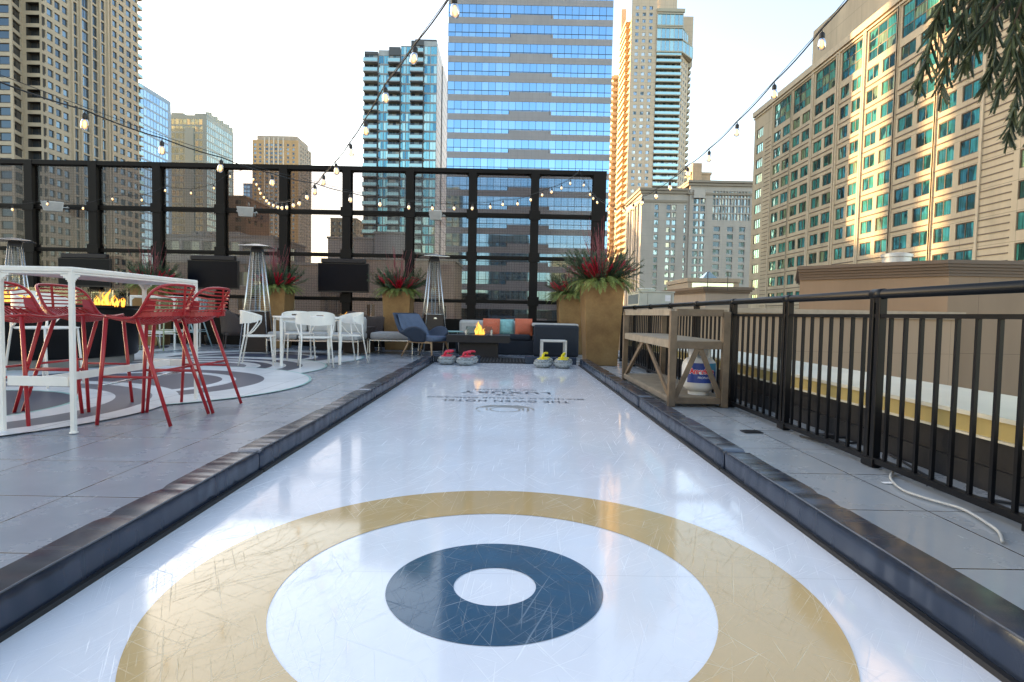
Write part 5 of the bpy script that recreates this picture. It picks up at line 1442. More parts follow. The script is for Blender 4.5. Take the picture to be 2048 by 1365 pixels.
# small tables
st = empty('side_table', (XY(901,11.9), 11.9, .004), 'small round pale aqua side table between lounge chair and fire table', 'side table')
b = MB(); b.lathe([(.0,.46),(.27,.46),(.275,.47),(.27,.48),(0,.48)], k=36); b.build('tabletop', mat('aqua_enamel', (.30,.55,.52), .3), st)
for k in range(3):
    a = k*2.1+.4; b = MB(); b.tube([(.15*math.cos(a),.15*math.sin(a),.46),(.2*math.cos(a),.2*math.sin(a),0)], .010, 8); b.build('leg', whitep, st)
ot = empty('white_stool', (XY(1108,11.35), 11.35, .004), 'low white square stool in front of charcoal sofa panel behind yellow stones', 'low stool')
b = MB(); b.box(-.245,.245,-.2,.2,.325,.36); b.build('top', whitep, ot, bevel=.008)
for sx in (-1,1):
    for sy in (-1,1): b = MB(); b.box(sx*.225-.02, sx*.225+.02, sy*.18-.02, sy*.18+.02, 0, .325); b.build('leg', whitep, ot, bevel=.004)

# ------------------------------------------------------------------ patio heaters
hmesh = mat('heater_grille', (.35,.35,.35), .4, .7)
def heater(x, y, rz, label):
    s = empty('patio_heater', (x, y, .004), label, 'patio heater', 'pyramid patio heaters', rz)
    def sq(h, z): return [(-h,-h,z),(h,-h,z),(h,h,z),(-h,h,z)]
    b = MB(); b.frustum(sq(.225,.03), sq(.175,.80)); b.build('cabinet', brownm, s, bevel=.006)
    b = MB(); b.lathe([(.035,0),(.035,.004),(0,.005)], (0,0,0), 20)
    for i, v in enumerate(b.v): b.v[i] = (v[0]*1.0, -.186-v[2], .72+v[1]*.55)
    b.build('badge', steel, s)
    b = MB()
    for q in sq(1,0): b.tube([(q[0]*.262,q[1]*.262,0),(q[0]*.085,q[1]*.085,1.98)], .013, 8)
    lo = sq(.262, .012)
    for i in range(4): b.tube([lo[i], lo[(i+1)%4]], .010, 6)
    m_ = sq(.19,.81)
    for i in range(4): b.tube([m_[i], m_[(i+1)%4]], .008, 6)
    b.build('frame', steel, s, smooth=True)
    b = MB(); b.lathe([(.055,.81),(.055,1.93)], k=24); b.build('glass_tube', clear, s, smooth=True)
    b = MB()
    for side in range(4):
        c, sn = math.cos(side*math.pi/2), math.sin(side*math.pi/2)
        for k in range(26):
            z = .84+k*.042; h = .262+(.085-.262)*z/1.98-.012
            a, e = (-h,-h), (h,-h); b.tube([(a[0]*c-a[1]*sn, a[0]*sn+a[1]*c, z),(e[0]*c-e[1]*sn, e[0]*sn+e[1]*c, z)], .0022, 4)
        for k in (-.5,0,.5):
            h0, h1 = .19, .085; a, e = (h0*k,-h0,.82), (h1*k,-h1,1.96); b.tube([(a[0]*c-a[1]*sn, a[0]*sn+a[1]*c, a[2]),(e[0]*c-e[1]*sn, e[0]*sn+e[1]*c, e[2])], .0022, 4)
    b.build('guard_grille', hmesh, s)
    b = MB(); b.frustum(sq(.10,1.95), sq(.085,2.03)); b.build('burner', char, s)
    b = MB(); b.frustum(sq(.275,2.04), sq(.275,2.05)); b.frustum(sq(.275,2.05), sq(.05,2.10)); b.build('cap', steel, s, bevel=.003)
    return s
heater(XY(515,11.45), 11.45, R(8), 'patio heater standing beside the white dining set')
heater(XY(867,12.8), 12.8, R(20), 'patio heater behind the blue lounge chair')
heater(XY(33,11.2), 11.2, R(30), 'patio heater at the far left behind the fire pit')

# ------------------------------------------------------------------ televisions and speakers on the fence
scrm = mat('dark_screen', (.004,.006,.011), .25, nscale=1.5, spec=.12)
def tv(px0, px1, py0, py1, label):
    Y = 13.72; x0, x1 = XY(px0,Y), XY(px1,Y); z1, z0 = ZY((px0+px1)/2,py0,Y), ZY((px0+px1)/2,py1,Y); cx = (x0+x1)/2
    s = empty('television', (cx, Y, z0), label, 'television', 'televisions on the fence posts'); w_ = (x1-x0)/2; h = z1-z0-.10
    b = MB(); b.box(-w_,w_,0,.06,0,h); b.build('case', mat('tv_case', (.012,.012,.013), .4), s, bevel=.006)
    b = MB(); b.box(-w_+.02,w_-.02,-.004,-.0005,.03,h-.02); b.build('screen', scrm, s)
    b = MB(); b.box(-w_*.86,w_*.86,-.03,.10,h+.004,h+.10); b.build('cover_box', char, s, bevel=.01)
    b = MB(); b.box(-.06,.06,.06,.17,h*.3,h*.7); b.build('bracket', fm, s)
tv(635, 737, 518, 585, 'black television on the fence, nearest to the lane')
tv(375, 477, 512, 578, 'black television on the fence left of the dining set patio heater')
tv(117, 222, 508, 574, 'black television on the fence above the round fire pit')
spk = mat('white_speaker_plastic', (.60,.60,.58), .5)
def speaker(px, py, wpx, tilt, label):
    Y = 13.62; s = empty('loudspeaker', at(px, py, Y), label, 'loudspeaker', 'white speakers on the fence', tilt); w_ = wpx/2*Y/F
    b = MB(); b.frustum([(-w_*.8,-.10,-.11),(w_*.8,-.10,-.11),(w_*.6,.12,-.09),(-w_*.6,.12,-.09)], [(-w_,-.16,.10),(w_,-.16,.10),(w_*.7,.12,.08),(-w_*.7,.12,.08)]); b.build('cabinet', spk, s, bevel=.012)
    b = MB(); b.face([(-w_*.72,-.108,-.09),(w_*.72,-.108,-.09),(w_*.9,-.166,.08),(-w_*.9,-.166,.08)]); b.build('grille', mat('speaker_grille', (.42,.42,.41), .7), s, solid=.004)
    b = MB(); b.tube([(-w_*1.12,0,.02),(-w_*1.12,.16,.02),(w_*1.12,.16,.02),(w_*1.12,0,.02)], .012, 6); b.box(-.03,.03,.15,.30,-.02,.04); b.build('bracket', spk, s)
speaker(108, 414, 38, R(25), 'white loudspeaker on the fence rail at the far left')
speaker(493, 425, 32, R(12), 'white loudspeaker on the fence above the dining set patio heater')
speaker(873, 432, 26, R(-8), 'white loudspeaker on the fence above the patio heater by the lane')
up = mat('uplight_black', (.02,.02,.02), .4)

# ------------------------------------------------------------------ bench with shelves and propane tank
bn = empty('slatted_bench', (1.80, 6.65, .004), 'tall weathered wood rack with slatted shelves and crossed braces by railing', 'rack')
X0, X1, Y0, Y1 = -.28, .28, -1.15, 1.15
def post(x, y): b = MB(); b.box(x-.032, x+.032, y-.032, y+.032, 0, .905); b.build('post', greyw, bn, bevel=.004)
for x in (X0+.03, X1-.03):
    for y in (Y0+.03, Y1-.03): post(x, y)
def rails(z, h, nm):
    for x in (X0+.03, X1-.03): b = MB(); b.box(x-.02, x+.02, Y0+.062, Y1-.062, z-h, z); b.build(nm, greyw2, bn, bevel=.003)
    for y in (Y0+.03, Y1-.03): b = MB(); b.box(X0+.062, X1-.062, y-.02, y+.02, z-h, z); b.build(nm, greyw, bn, bevel=.003)
rails(.925, .065, 'top_rail'); rails(.62, .07, 'shelf_rail'); rails(.085, .055, 'bottom_rail')
for z, nm in ((.628,'shelf'),(.093,'shelf')):
    b = MB(); n = 24
    for i in range(n): y = Y0+.09+(Y1-Y0-.18)*i/(n-1); b.box(X0+.02, X1-.02, y-.034, y+.034, z-.016, z)
    b.build(nm, greyw2, bn)
for y in (Y0+.03, Y1-.03):
    for s in (-1,1): b = MB(); b.bar((s*.015, y+s*.001, .552),(s*.215, y+s*.001, .085), .045, .022, up=(0,1,0)); b.build('brace', greyw, bn)
for x in (X0+.03,):
    for s in (-1,1):
        b = MB(); b.bar((x, s*.10, .552),(x, s*1.05, .09), .022, .045); b.build('brace', greyw, bn)
tk = empty('propane_tank', (1.875, 5.74, .099), 'white propane tank with blue label on the bottom shelf of the rack', 'propane tank')
tkm = mat('tank_white', (.68,.68,.67), .35, nscale=5)
b = MB(); b.lathe([(.0,.02),(.06,.022),(.12,.04),(.155,.085),(.163,.13),(.163,.27),(.155,.315),(.12,.355),(.05,.375),(0,.377)], k=48); b.build('vessel', tkm, tk, smooth=True)
b = MB(); b.lathe([(.10,0),(.10,.04),(.095,.04),(.095,0)], k=32); b.build('foot_ring', tkm, tk)
b = MB()
for i in range(30):
    a, c = R(-60+i*10), R(-50+i*10)
    if i in (4,5,6,19,20): z0 = .44
    else: z0 = .355
    b.face([(.10*math.cos(a),.10*math.sin(a),z0),(.10*math.cos(c),.10*math.sin(c),z0),(.105*math.cos(c),.105*math.sin(c),.475),(.105*math.cos(a),.105*math.sin(a),.475)])
b.build('collar', tkm, tk, solid=.004)
b = MB(); b.lathe([(.018,.375),(.018,.42),(.03,.42),(.03,.445),(0,.445)], k=14); b.build('valve', steel, tk)
lab = mat('label_blue', (.02,.055,.26), .35, noise=.2); labr = mat('label_red', (.75,.03,.05), .4); labw = mat('label_white', (.85,.85,.85), .4); labc = mat('label_aqua', (.03,.28,.45), .4)
def cyl_patch(b, a0, a1, z0, z1, r=.1645, n=18, mi=0):
    for i in range(n):
        a, c = R(a0+(a1-a0)*i/n), R(a0+(a1-a0)*(i+1)/n); b.face([(r*math.cos(a),r*math.sin(a),z0),(r*math.cos(c),r*math.sin(c),z0),(r*math.cos(c),r*math.sin(c),z1),(r*math.cos(a),r*math.sin(a),z1)], mi)
lb = MB(); cyl_patch(lb, -148, -38, .125, .315, .1645); lb.build('label', lab, tk)
lb = MB(); cyl_patch(lb, -80, -38, .235, .315, .1652); lb.build('label_corner', labc, tk)
def cyl_text(body, ac, z, size, width, mt, r=.1662, bold=.0):
    cu = bpy.data.curves.new('lettering', 'FONT'); cu.body = body; cu.size = size; cu.align_x = 'CENTER'; cu.align_y = 'CENTER'; cu.offset = bold
    o = bpy.data.objects.new('t', cu); COL.objects.link(o); bpy.context.view_layer.update(); me = bpy.data.meshes.new_from_object(o); bpy.data.objects.remove(o)
    xs = [v.co.x for v in me.vertices]; s = width/(max(xs)-min(xs))
    for v in me.vertices:
        a = R(ac)+v.co.x*s/r; v.co = (r*math.cos(a), r*math.sin(a), z+v.co.y)
    me.materials.clear(); me.materials.append(mt); o = bpy.data.objects.new('lettering', me); COL.objects.link(o); o.parent = tk
cyl_text('AmeriGas', -96, .235, .068, .245, labr, .1668, .003); cyl_text('AmeriGas', -96, .235, .068, .252, labw, .1660, .006); cyl_text('PROPANE', -90, .175, .030, .12, labw)

# ------------------------------------------------------------------ small things on the deck
cab = mat('white_cable', (.50,.48,.44), .5, bump=.3, bscale=80)
pts = [on_floor(px, py, .012) for px, py in ((1787,943),(1781,952),(1785,963),(1809,982),(1866,1001),(1918,1016),(1949,1031),(1979,1050),(1998,1065),(2005,1084))]
def spline(P, n=8):
    out = []
    for i in range(len(P)-1):
        a, b_, c, d = P[max(0,i-1)], P[i], P[i+1], P[min(len(P)-1,i+2)]
        for k in range(n):
            t = k/n; out.append(.5*((2*b_)+(c-a)*t+(2*a-5*b_+4*c-d)*t*t+(3*b_-a-3*c+d)*t**3))
    out.append(P[-1]); return out
o = pts[0].copy(); b = MB(); b.tube([p-o for p in spline(pts)], .0065, 10)
tag(b.build('cable', cab, None, o, smooth=True), 'thick white cable snaking over the deck from the nearest railing post', 'cable')
bc = [on_floor(px, py, .01) for px, py in ((1600,872),(1630,880),(1655,886),(1672,878),(1668,868),(1700,866),(1728,873),(1722,884),(1690,886),(1672,876),(1720,880),(1790,915),(1850,950),(1920,985),(1990,1002),(2060,1012))]
o = bc[0].copy(); b = MB(); b.tube([p-o for p in spline(bc)], .007, 8); b.box(.10,.20,-.10,-.03,-.005,.03)
tag(b.build('cable', rub, None, o), 'thin black cable lying in loops behind the railing pickets', 'cable')
rnd = random.Random(5); leafm = mat('dead_leaf', (.035,.012,.018), .7); c = on_floor(1884, 976, .006); b = MB()
for _ in range(60):
    x, y, a = rnd.gauss(0,.030), rnd.gauss(0,.020), rnd.uniform(0,6.28); l, w_ = rnd.uniform(.008,.022), rnd.uniform(.003,.007); z = rnd.uniform(0,.014)
    d = Vector((math.cos(a), math.sin(a), rnd.uniform(-.3,.5))); e = Vector((-math.sin(a), math.cos(a), 0)); p = Vector((x,y,z))
    b.face([p-d*l, p+e*w_, p+d*l, p-e*w_])
tag(b.build('leaf_litter', leafm, None, c), 'small clump of dark dead leaves by the nearest railing post', 'leaf litter')
c = on_floor(1775, 966, .005); b = MB(); b.face([(-.028,-.014,0),(.026,-.016,.001),(.028,.013,.002),(-.026,.015,0)]); tag(b.build('paper_tag', labw, None, c, solid=.001), 'small white paper scrap on the deck near the nearest railing post', 'paper scrap')
c = on_floor(1503, 864, .004); b = MB(); b.box(-.07,.07,-.05,.05,0,.004)
for k in range(6): b.box(-.06,.06,-.042+k*.016,-.036+k*.016,.004,.006)
tag(b.build('drain_plate', char, None, c), 'small dark drain plate set in the deck right of the lane', 'drain')
ul = empty('uplight', (XY(415,13.6), 13.6, .004), 'small black uplight glowing orange at the foot of the fence', 'lamp')
b = MB(); b.lathe([(.05,0),(.05,.02),(.03,.03),(.06,.10),(.07,.22),(.06,.22),(.05,.12)], k=20); b.build('housing', up, ul)
em, nt, p = new_mat('warm_lamp'); p.inputs['Emission Color'].default_value = (1,.42,.1,1); p.inputs['Emission Strength'].default_value = 8
b = MB(); b.lathe([(.045,.18),(.03,.2),(0,.2)], k=16); b.build('lamp_lens', em, ul)

# ------------------------------------------------------------------ planters and arrangements
pm, nt, p = new_mat('bronze_gold_planter')
tc = N(nt, 'ShaderNodeTexCoord'); n1 = N(nt, 'ShaderNodeTexNoise', Scale=2.2, Detail=7.0, Roughness=.6); nt.links.new(tc.outputs['Object'], n1.inputs['Vector'])
n2 = N(nt, 'ShaderNodeTexNoise', Scale=30.0, Detail=3.0); nt.links.new(tc.outputs['Object'], n2.inputs['Vector'])
r = ramp(nt, math_(nt, 'ADD', math_(nt, 'MULTIPLY', n1.outputs['Fac'], .85), math_(nt, 'MULTIPLY', n2.outputs['Fac'], .15)), [(.35, (.19,.10,.04)), (.55, (.29,.17,.07)), (.7, (.35,.215,.095))])
nt.links.new(r.outputs[0], p.inputs['Base Color']); p.inputs['Metallic'].default_value = .35; p.inputs['Roughness'].default_value = .45
soil = mat('dark_soil', (.02,.015,.01), .9)
cedar = [mat('cedar_green', (.10,.15,.035), .6, noise=.35, nscale=14), mat('cedar_light', (.20,.25,.06), .6, noise=.3, nscale=14)]
pine = [mat('pine_green', (.035,.08,.035), .6, noise=.4, nscale=14), mat('pine_olive', (.06,.085,.035), .6, noise=.3, nscale=14)]
berry = mat('red_berry', (.46,.012,.035), .4, noise=.35, nscale=25); twigm = mat('red_dogwood_twig', (.22,.03,.045), .55, noise=.2, nscale=20)
cone = mat('pine_cone', (.12,.06,.035), .8); barkm = mat('bark', (.06,.04,.025), .8)
def frond(mb, p, d, L_, droop, wd, mi, rnd, n=13):
    """flat scaly spray: curved stem with paired leaflets"""
    p = Vector(p); d = Vector(d).normalized(); seg = L_/n; side = d.cross(Z3)
    side = side.normalized() if side.length > .1 else Vector((1,0,0)); pts = [p.copy()]
    for i in range(n):
        d = (d+Vector((0,0,-droop/n))).normalized(); p = p+d*seg; pts.append(p.copy())
        t = i/n; ll = wd*(math.sin(math.pi*min(1,.18+t*.85)))*rnd.uniform(.75,1.15)
        for s in (-1,1):
            e = (side*s*.8+d*.75+Vector((0,0,rnd.uniform(-.35,.1)))).normalized(); w_ = (d*.5-side*s*.5).normalized()*(seg*.20)
            q = p+e*ll
            mb.face([p-w_, p+e*ll*.5-w_*1.1, q, p+e*ll*.5+w_*1.1], mi)
    for a, c in zip(pts, pts[1:]): mb.bar(a, c, .004, .004, mi)
def sprig(mb, p, d, L_, nl, mi, rnd, n=22, w_=.0022, curve=0):
    """needled shoot"""
    p = Vector(p); d = Vector(d).normalized(); p0 = p.copy()
    for i in range(n):
        d = (d+Vector((0,0,curve/n))).normalized(); p = p+d*(L_/n)
        for _ in range(3):
            a = Vector((rnd.gauss(0,1), rnd.gauss(0,1), rnd.gauss(0,1))); a = (a-d*a.dot(d)).normalized(); e = (a*.8+d*.7).normalized(); s = e.cross(d).normalized()*w_
            l = nl*rnd.uniform(.7,1.1); mb.face([p-s, p+s, p+e*l+s*.3, p+e*l-s*.3], mi)
    mb.bar(p0, p, .005, .005, mi)
def planter(x, y, wt, wb, h, label, plabel, seed, scale=1.0, lean=0, dense=1.0, twig=1.0):
    s = empty('planter', (x, y, .004), label, 'planter', 'tall gold planters')
    def sq(a, z): return [(-a,-a,z),(a,-a,z),(a,a,z),(-a,a,z)]
    b = MB(); b.frustum(sq(wb/2,0), sq(wt/2,h)); b.build('box', pm, s, bevel=.008)
    b = MB(); b.box(-wt/2+.03, wt/2-.03, -wt/2+.03, wt/2-.03, h, h+.012); b.build('soil', soil, s)
    rnd = random.Random(seed); k = scale
    a = empty('evergreen_arrangement', (x, y, h+.016), plabel, 'plant', 'winter arrangements in the planters')
    b = MB()
    for i in range(int(120*dense)):
        t = 2*math.pi*i/(120*dense)*3+rnd.uniform(-.1,.1); r0 = wt*.5*rnd.uniform(.35,.95)
        e = Vector((math.cos(t), math.sin(t), rnd.uniform(.1,.55)))
        frond(b, (r0*math.cos(t), r0*math.sin(t), rnd.uniform(-.01,.05)), e, rnd.uniform(.26,.46)*k, rnd.uniform(1.0,2.0), .075*k, rnd.randint(0,1), rnd, 20)
    b.build('cedar_fronds', cedar, a)
    b = MB()
    for i in range(int(110*dense)):
        t = rnd.uniform(0, 6.28); r0 = wt*.42*math.sqrt(rnd.random()); up_ = rnd.uniform(.35,2.2)
        sprig(b, (r0*math.cos(t), r0*math.sin(t), 0), (math.cos(t), math.sin(t), up_), rnd.uniform(.34,.60)*k, .062*k, rnd.randint(0,1), rnd, 30, .0042)
    b.build('pine_sprigs', pine, a)
    for i in range(int(11*dense)):       # berry sprays
        b = MB(); t = 2*math.pi*i/(11*dense)+rnd.uniform(-.25,.25); c = Vector((wt*.28*math.cos(t), wt*.28*math.sin(t), .02))
        e0 = Vector((math.cos(t)*rnd.uniform(.5,1.1), math.sin(t)*.8, rnd.uniform(.7,1.3))).normalized()
        for j in range(9):
            e = (e0+Vector((rnd.gauss(0,.20), rnd.gauss(0,.20), rnd.gauss(0,.14)))).normalized(); l = rnd.uniform(.30,.46)*k; n = 12; pts = []; rr = []
            for q in range(n+1):
                f = q/n; pts.append(c+e*l*f+Vector((0,0,-.05*f*f))); rr.append((.004 if f < .25 else (.0135 if q % 2 else .009))*k)
            rr[-1] = .003; b.tube(pts, rr, 5)
        b.build('berry_spray', berry, a)
    b = MB()
    for i in range(int(34*twig)):
        t = rnd.uniform(0, 6.28); e = Vector((math.cos(t)*rnd.uniform(.05,.42)+lean, math.sin(t)*.25, 1)).normalized(); l = rnd.uniform(.6,1.02)*k
        p = Vector((rnd.uniform(-.12,.12), rnd.uniform(-.12,.12), 0)); pts = [p]
        for q in range(6): p = p+e*(l/6)+Vector((rnd.gauss(0,.012), rnd.gauss(0,.012), 0)); pts.append(p)
        b.tube(pts, [.0045,.0042,.004,.0035,.003,.0025,.002], 4)
        if rnd.random() < .6:
            f = pts[3]; b.tube([f, f+(e+Vector((rnd.gauss(0,.35), rnd.gauss(0,.3), 0))).normalized()*l*.3], [.003,.0018], 4)
    b.build('red_twigs', twigm, a)
    for i in range(5):
        t = 2*math.pi*i/5+.5; b = MB(); rr = [(.0,0),(.03,.01),(.04,.03),(.03,.06),(.0,.085)]; prof = []
        for q in range(9): f = q/8; prof.append(((.038*math.sin(math.pi*min(1,.12+f*.88))+(.006 if q % 2 else 0)), .085*f))
        b.lathe(prof, (wt*.42*math.cos(t), wt*.42*math.sin(t), .06), 8); b.build('pine_cone', cone, a)
planter(1.585, 10.16, .68, .52, 1.41, 'largest gold planter at the right end of the lane, beside the rack', 'fullest evergreen and red berry arrangement in the largest gold planter', 1, 1.12, 0, 1.15, 1.1)
planter(XY(1144,12.7), 12.85, .62, .50, 1.28, 'gold planter half hidden behind the largest planter and sofa corner', 'evergreen and red berry arrangement in the planter half hidden behind the largest one', 2, .95)
planter(XY(792,12.95), 13.25, .62, .50, 1.30, 'gold planter between the television and the patio heater, behind the chaise', 'evergreen arrangement with red twigs in the planter right of the nearest television', 3, 1.0)
planter(XY(545,12.9), 13.1, .62, .50, 1.32, 'gold planter directly behind the patio heater by the dining set', 'evergreen arrangement half hidden by the patio heater at the dining set', 4, 1.0)
planter(XY(288,12.9), 13.2, .62, .50, 1.32, 'leftmost gold planter behind the round fire pit and red stools', 'evergreen arrangement above the red stools, leftmost of the row', 5, 1.0)

# ------------------------------------------------------------------ conifer bough hanging into the picture at top right
bo = empty('conifer_tree', (1.72, .62, .46), 'dark drooping conifer whose branches hang into the top right corner', 'tree')
b0 = bo.location.copy(); rnd = random.Random(11)
needle = [mat('bough_needle', (.035,.055,.022), .55, noise=.4, nscale=30), mat('bough_needle_light', (.085,.105,.04), .55, noise=.3, nscale=30)]
nb = MB(); tw = MB()
lead = [((2130,-90),(2010,-60),(1900,-10),(1868,60),(1852,120),(1843,175)), ((2130,-60),(2000,-30),(1930,20),(1905,80),(1893,130),(1885,190)), ((2140,-80),(2030,-20),(1975,40),(1950,95),(1925,130)),
        ((2120,-100),(2080,0),(2060,90),(2035,170),(2020,230),(2013,275)), ((2140,-60),(2100,40),(2075,110),(2060,190),(2046,235)), ((2090,-100),(2010,-40),(1985,30),(1990,90),(1985,130),(1978,170)),
        ((2120,-80),(2060,-20),(2030,60),(2022,120),(2000,190)), ((2150,-80),(2130,20),(2100,120),(2085,200),(2070,260)), ((2100,-110),(1960,-50),(1920,-20),(1890,20),(1872,40)), ((2140,-90),(2060,-30),(2000,20),(1960,60),(1940,75),(1915,100)),
        ((2110,-60),(2070,10),(2045,70),(2040,130),(2030,160)), ((2110,-90),(2040,-50),(1990,-10),(1950,20),(1935,60))]
for i, L in enumerate(lead):
    Y = 1.55+.35*rnd.random(); P = spline([at(px+rnd.uniform(-6,6), py, Y+.02*j) for j, (px, py) in enumerate(L)], 7)
    tw.tube([p-b0 for p in P], [.0045*(1-.8*k/len(P))+.0008 for k in range(len(P))], 5)
    for k in range(4, len(P)-1):
        d = (P[min(k+1,len(P)-1)]-P[k-1]).normalized(); f = k/len(P)
        for s in range(2):
            a = Vector((rnd.gauss(0,1), rnd.gauss(0,1), rnd.gauss(0,.4))); a = (a-d*a.dot(d)).normalized()
            e = (a*.75+d*.5+Vector((0,0,-.65))).normalized(); l = rnd.uniform(.045,.10)*(1.1-f*.5)
            sprig(nb, P[k]-b0, e, l, .0125, rnd.randint(0,1) if rnd.random() < .6 else 0, rnd, n=int(l/.0042), w_=.00065, curve=-.5)
    sprig(nb, P[-1]-b0, (P[-1]-P[-4]), .05, .014, 0, rnd, n=10, w_=.0010)
tr_top = Vector((1.80,.70,2.12))
for i, L in enumerate(lead):       # limbs from the stem to each hanging branch
    p0 = at(*L[0], 1.72); a = Vector((1.76,.66,1.75+.03*i)); tw.tube([a-b0, a.lerp(p0,.5)+Vector((0,0,.10))-b0, p0-b0], [.012,.009,.0055], 6)
for i in range(22):                # the rest of the crown, out of the frame
    t = R(-150+300*(i/21)-60); dr = Vector((math.cos(t), math.sin(t), 0))
    if dr.x < .1 and dr.y > -.3: continue
    a = Vector((1.76,.66,1.2+.95*((i*7) % 22)/22)); P = spline([a+dr*s*.75+Vector((0,0,.18*s-.42*s*s)) for s in (0,.3,.55,.8,1)], 5)
    if any(proj(p) and proj(p)[0] < 2100 and proj(p)[1] > -60 for p in P): continue
    tw.tube([p-b0 for p in P], [.009*(1-.8*k/len(P))+.001 for k in range(len(P))], 5)
    for k in range(5, len(P)):
        for s in range(3):
            a2 = Vector((rnd.gauss(0,1), rnd.gauss(0,1), rnd.gauss(0,.4))).normalized(); sprig(nb, P[k]-b0, (dr*.5+a2*.7+Vector((0,0,-.6))).normalized(), rnd.uniform(.06,.12), .0125, rnd.randint(0,1), rnd, n=16, w_=.0007)
tw.build('twigs', barkm, bo); nb.build('needles', needle, bo)
b = MB(); b.tube([(0,0,-.12),(.01,.01,.5),(.03,.03,1.1),(.07,.07,1.68)], [.032,.027,.02,.010], 10); b.build('trunk', barkm, bo, smooth=True)
tp = empty('tree_planter', (1.72, .62, .004), 'charcoal planter box holding the drooping conifer beside the railing', 'planter')
b = MB(); b.frustum([(-.2,-.2,0),(.2,-.2,0),(.2,.2,0),(-.2,.2,0)], [(-.24,-.24,.45),(.24,-.24,.45),(.24,.24,.45),(-.24,.24,.45)]); b.build('box', char, tp, bevel=.006)
b = MB(); b.box(-.21,.21,-.21,.21,.44,.456); b.build('soil', soil, tp)

# ------------------------------------------------------------------ string lights
cabm = mat('black_cable', (.012,.012,.012), .6); sock = mat('bulb_socket', (.018,.016,.015), .5)
bm_, nt, p = new_mat('bulb_glass'); nt.nodes.remove(p); out = nt.nodes['Material Output']
tr = N(nt, 'ShaderNodeBsdfTransparent'); tr.inputs[0].default_value = (1,.93,.82,1); emi = N(nt, 'ShaderNodeEmission', Strength=.33); emi.inputs[0].default_value = (1,.60,.30,1)
gl = N(nt, 'ShaderNodeBsdfGlossy'); gl.inputs['Roughness'].default_value = .05; fr = N(nt, 'ShaderNodeFresnel')
m1 = N(nt, 'ShaderNodeMixShader'); m1.inputs[0].default_value = .42; nt.links.new(tr.outputs[0], m1.inputs[1]); nt.links.new(emi.outputs[0], m1.inputs[2])
m2 = N(nt, 'ShaderNodeMixShader'); nt.links.new(fr.outputs[0], m2.inputs[0]); nt.links.new(m1.outputs[0], m2.inputs[1]); nt.links.new(gl.outputs[0], m2.inputs[2]); nt.links.new(m2.outputs[0], out.inputs[0])
fil, nt, p = new_mat('filament'); p.inputs['Base Color'].default_value = (1,.6,.3,1); p.inputs['Emission Color'].default_value = (1,.60,.24,1); p.inputs['Emission Strength'].default_value = 1.3
def bulb_proto():
    e = MB(); e.lathe([(.010,-.038),(.0165,-.045),(.0225,-.060),(.0245,-.078),(.0225,-.096),(.015,-.108),(.0,-.113)], k=18)
    f = MB(); f.lathe([(.003,-.05),(.0085,-.062),(.0095,-.082),(.005,-.094),(0,-.096)], k=8)
    s = MB(); s.tube([(0,0,.012),(0,0,-.004)], .0035, 6); s.lathe([(.005,.0),(.012,-.006),(.0165,-.014),(.0165,-.036),(.013,-.044),(0,-.044)], k=14)
    def me(mb, nm, mt):
        o = mb.build(nm, mt, smooth=True); m = o.data; bpy.data.objects.remove(o); return m
    return me(e,'bulb',bm_), me(f,'filament',fil), me(s,'socket',sock)
BM, FMh, SM = bulb_proto()
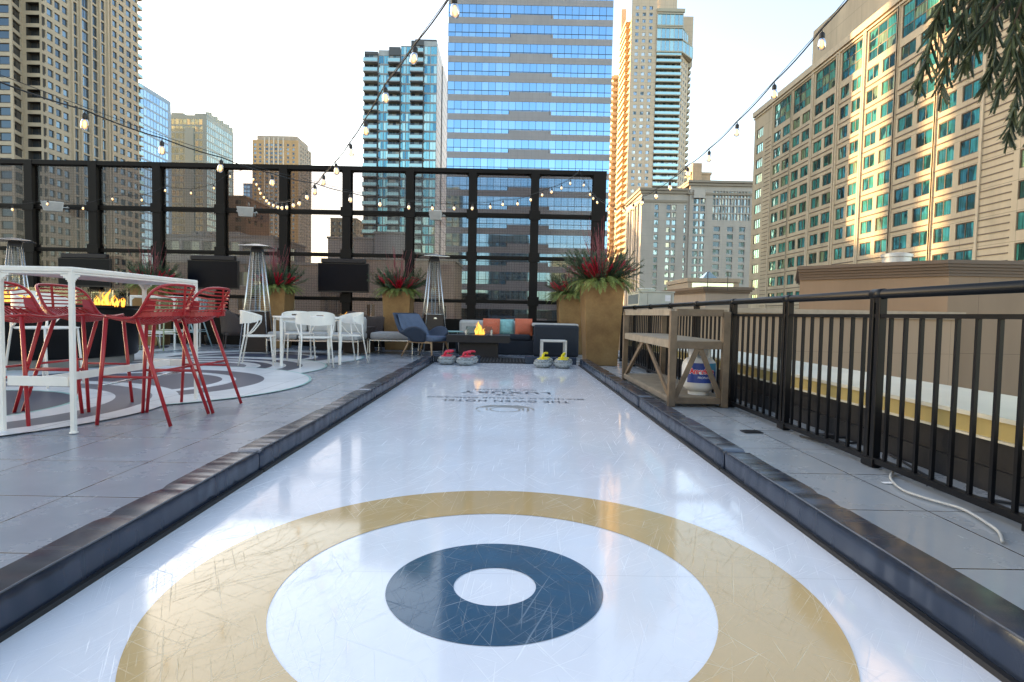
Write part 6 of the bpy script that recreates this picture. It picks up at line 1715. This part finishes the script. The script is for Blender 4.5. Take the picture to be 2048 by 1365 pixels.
def string_light(label, pts, wire=True, head=None, tail=None, sag=.05, lift=.06):
    """pts = (px,py,Y) of the bulbs; the cable runs a hand above them"""
    P = [at(px, py, Y)+Vector((0,0,.078)) for px, py, Y in pts]
    s = empty('string_light', P[0], label, 'string lights', 'light strings over the deck'); o = s.location.copy()
    C_ = [p+Vector((0,0,.02)) for p in P]
    if head: C_ = [Vector(h[1]) if h[0] is None else at(*h) for h in head]+C_
    if tail: C_ = C_+[Vector(h[1]) if h[0] is None else at(*h) for h in tail]
    cab_pts = []
    for a, c in zip(C_, C_[1:]):
        L = (c-a).length
        for k in range(6): t = k/6; cab_pts.append(a.lerp(c, t)-Vector((0,0,L*.018*4*t*(1-t))))
    cab_pts.append(C_[-1])
    b = MB(); b.tube([p-o for p in cab_pts], .0048, 6); b.build('cable', cabm, s, smooth=True)
    if wire:
        b = MB(); b.tube([p-o+Vector((.008,0,.016)) for p in C_], .0022, 5); b.build('support_wire', cabm, s)
    rnd = random.Random(len(pts))
    for p in P:
        bb = bpy.data.objects.new('bulb', BM); COL.objects.link(bb); bb.parent = s; bb.location = p-o; bb.rotation_euler = (rnd.uniform(-.12,.12), rnd.uniform(-.12,.12), 0)
        for m_, nm in ((FMh,'filament'),(SM,'socket')):
            q = bpy.data.objects.new(nm, m_); COL.objects.link(q); q.parent = bb
string_light('light string running from the upper left, low across the fence to its right end',
  [(170,250,4.0),(324,302,4.7),(443,338,5.2),(544,367,5.9),(629,384,6.7),(700.6,401,7.5),(760,410,8.3),(818,416,9.0),(864,418,9.5),(908.6,418,10),(945,418,10.4),(980.5,415,10.8),(1006,410,11.1),(1035,408.8,11.4),(1061,400.7,11.7),(1085,391,12.0),(1104,385,12.2),(1123,377,12.5),(1141,367.5,12.8)],
  head=[(None,(-7.5,-4.5,4.2)),(-140,105,2.8)], tail=[(1160,340,13.6)])
string_light('light string dropping from top centre into a tight dense loop of bulbs',
  [(907,22,3.1),(831,120,3.65),(770,198,4.1),(731,263,4.6),(701,306,5.2),(672,343,5.8),(648,366,6.4),(631,386,7.1),(613,396,7.8),(598.8,408,8.4),(586.6,412,9.0),(573.7,416,9.6),(564.5,417,10.1),(555.8,415.5,10.6),(547,412,11.0),(539.5,408,11.4),(534,402.8,11.8),(528,395.7,12.2),(522,387.8,12.5),(518,379,12.8),(513.6,370,13.1),(508,360,13.4)],
  head=[(None,(1.2,-4.5,4.4)),(985,-95,2.5)], tail=[(504,338,13.8)])
string_light('light string rising from the right end of the fence past the hotel',
  [(1643,90,3.7),(1548,190,4.5),(1474,266,5.2),(1418,318,5.9),(1374.6,350,6.5),(1339,377,7.2),(1312,394,7.9),(1285.5,407,8.6),(1266.8,418,9.3),(1248,423.5,10.0),(1230.6,424.5,10.8),(1215,419,11.6),(1194,406,12.6),(1187,398,13.0),(1180,390,13.3),(1168,371,13.6)],
  head=[(None,(2.3,-4.5,4.2)),(1755,-75,3.0)], tail=[(1160,345,13.75)])
string_light('small light string swagged along the left half of the fence',
  [(25,420,12.4),(96,409,12.8),(167,418,13.1),(224,399,13.2),(283.7,401,13.2),(331,382,13.3),(382,387,13.4),(427,377,13.5),(460,354,13.6)], wire=False, head=[(-60,440,12.4)], tail=[(504,336,13.8)])
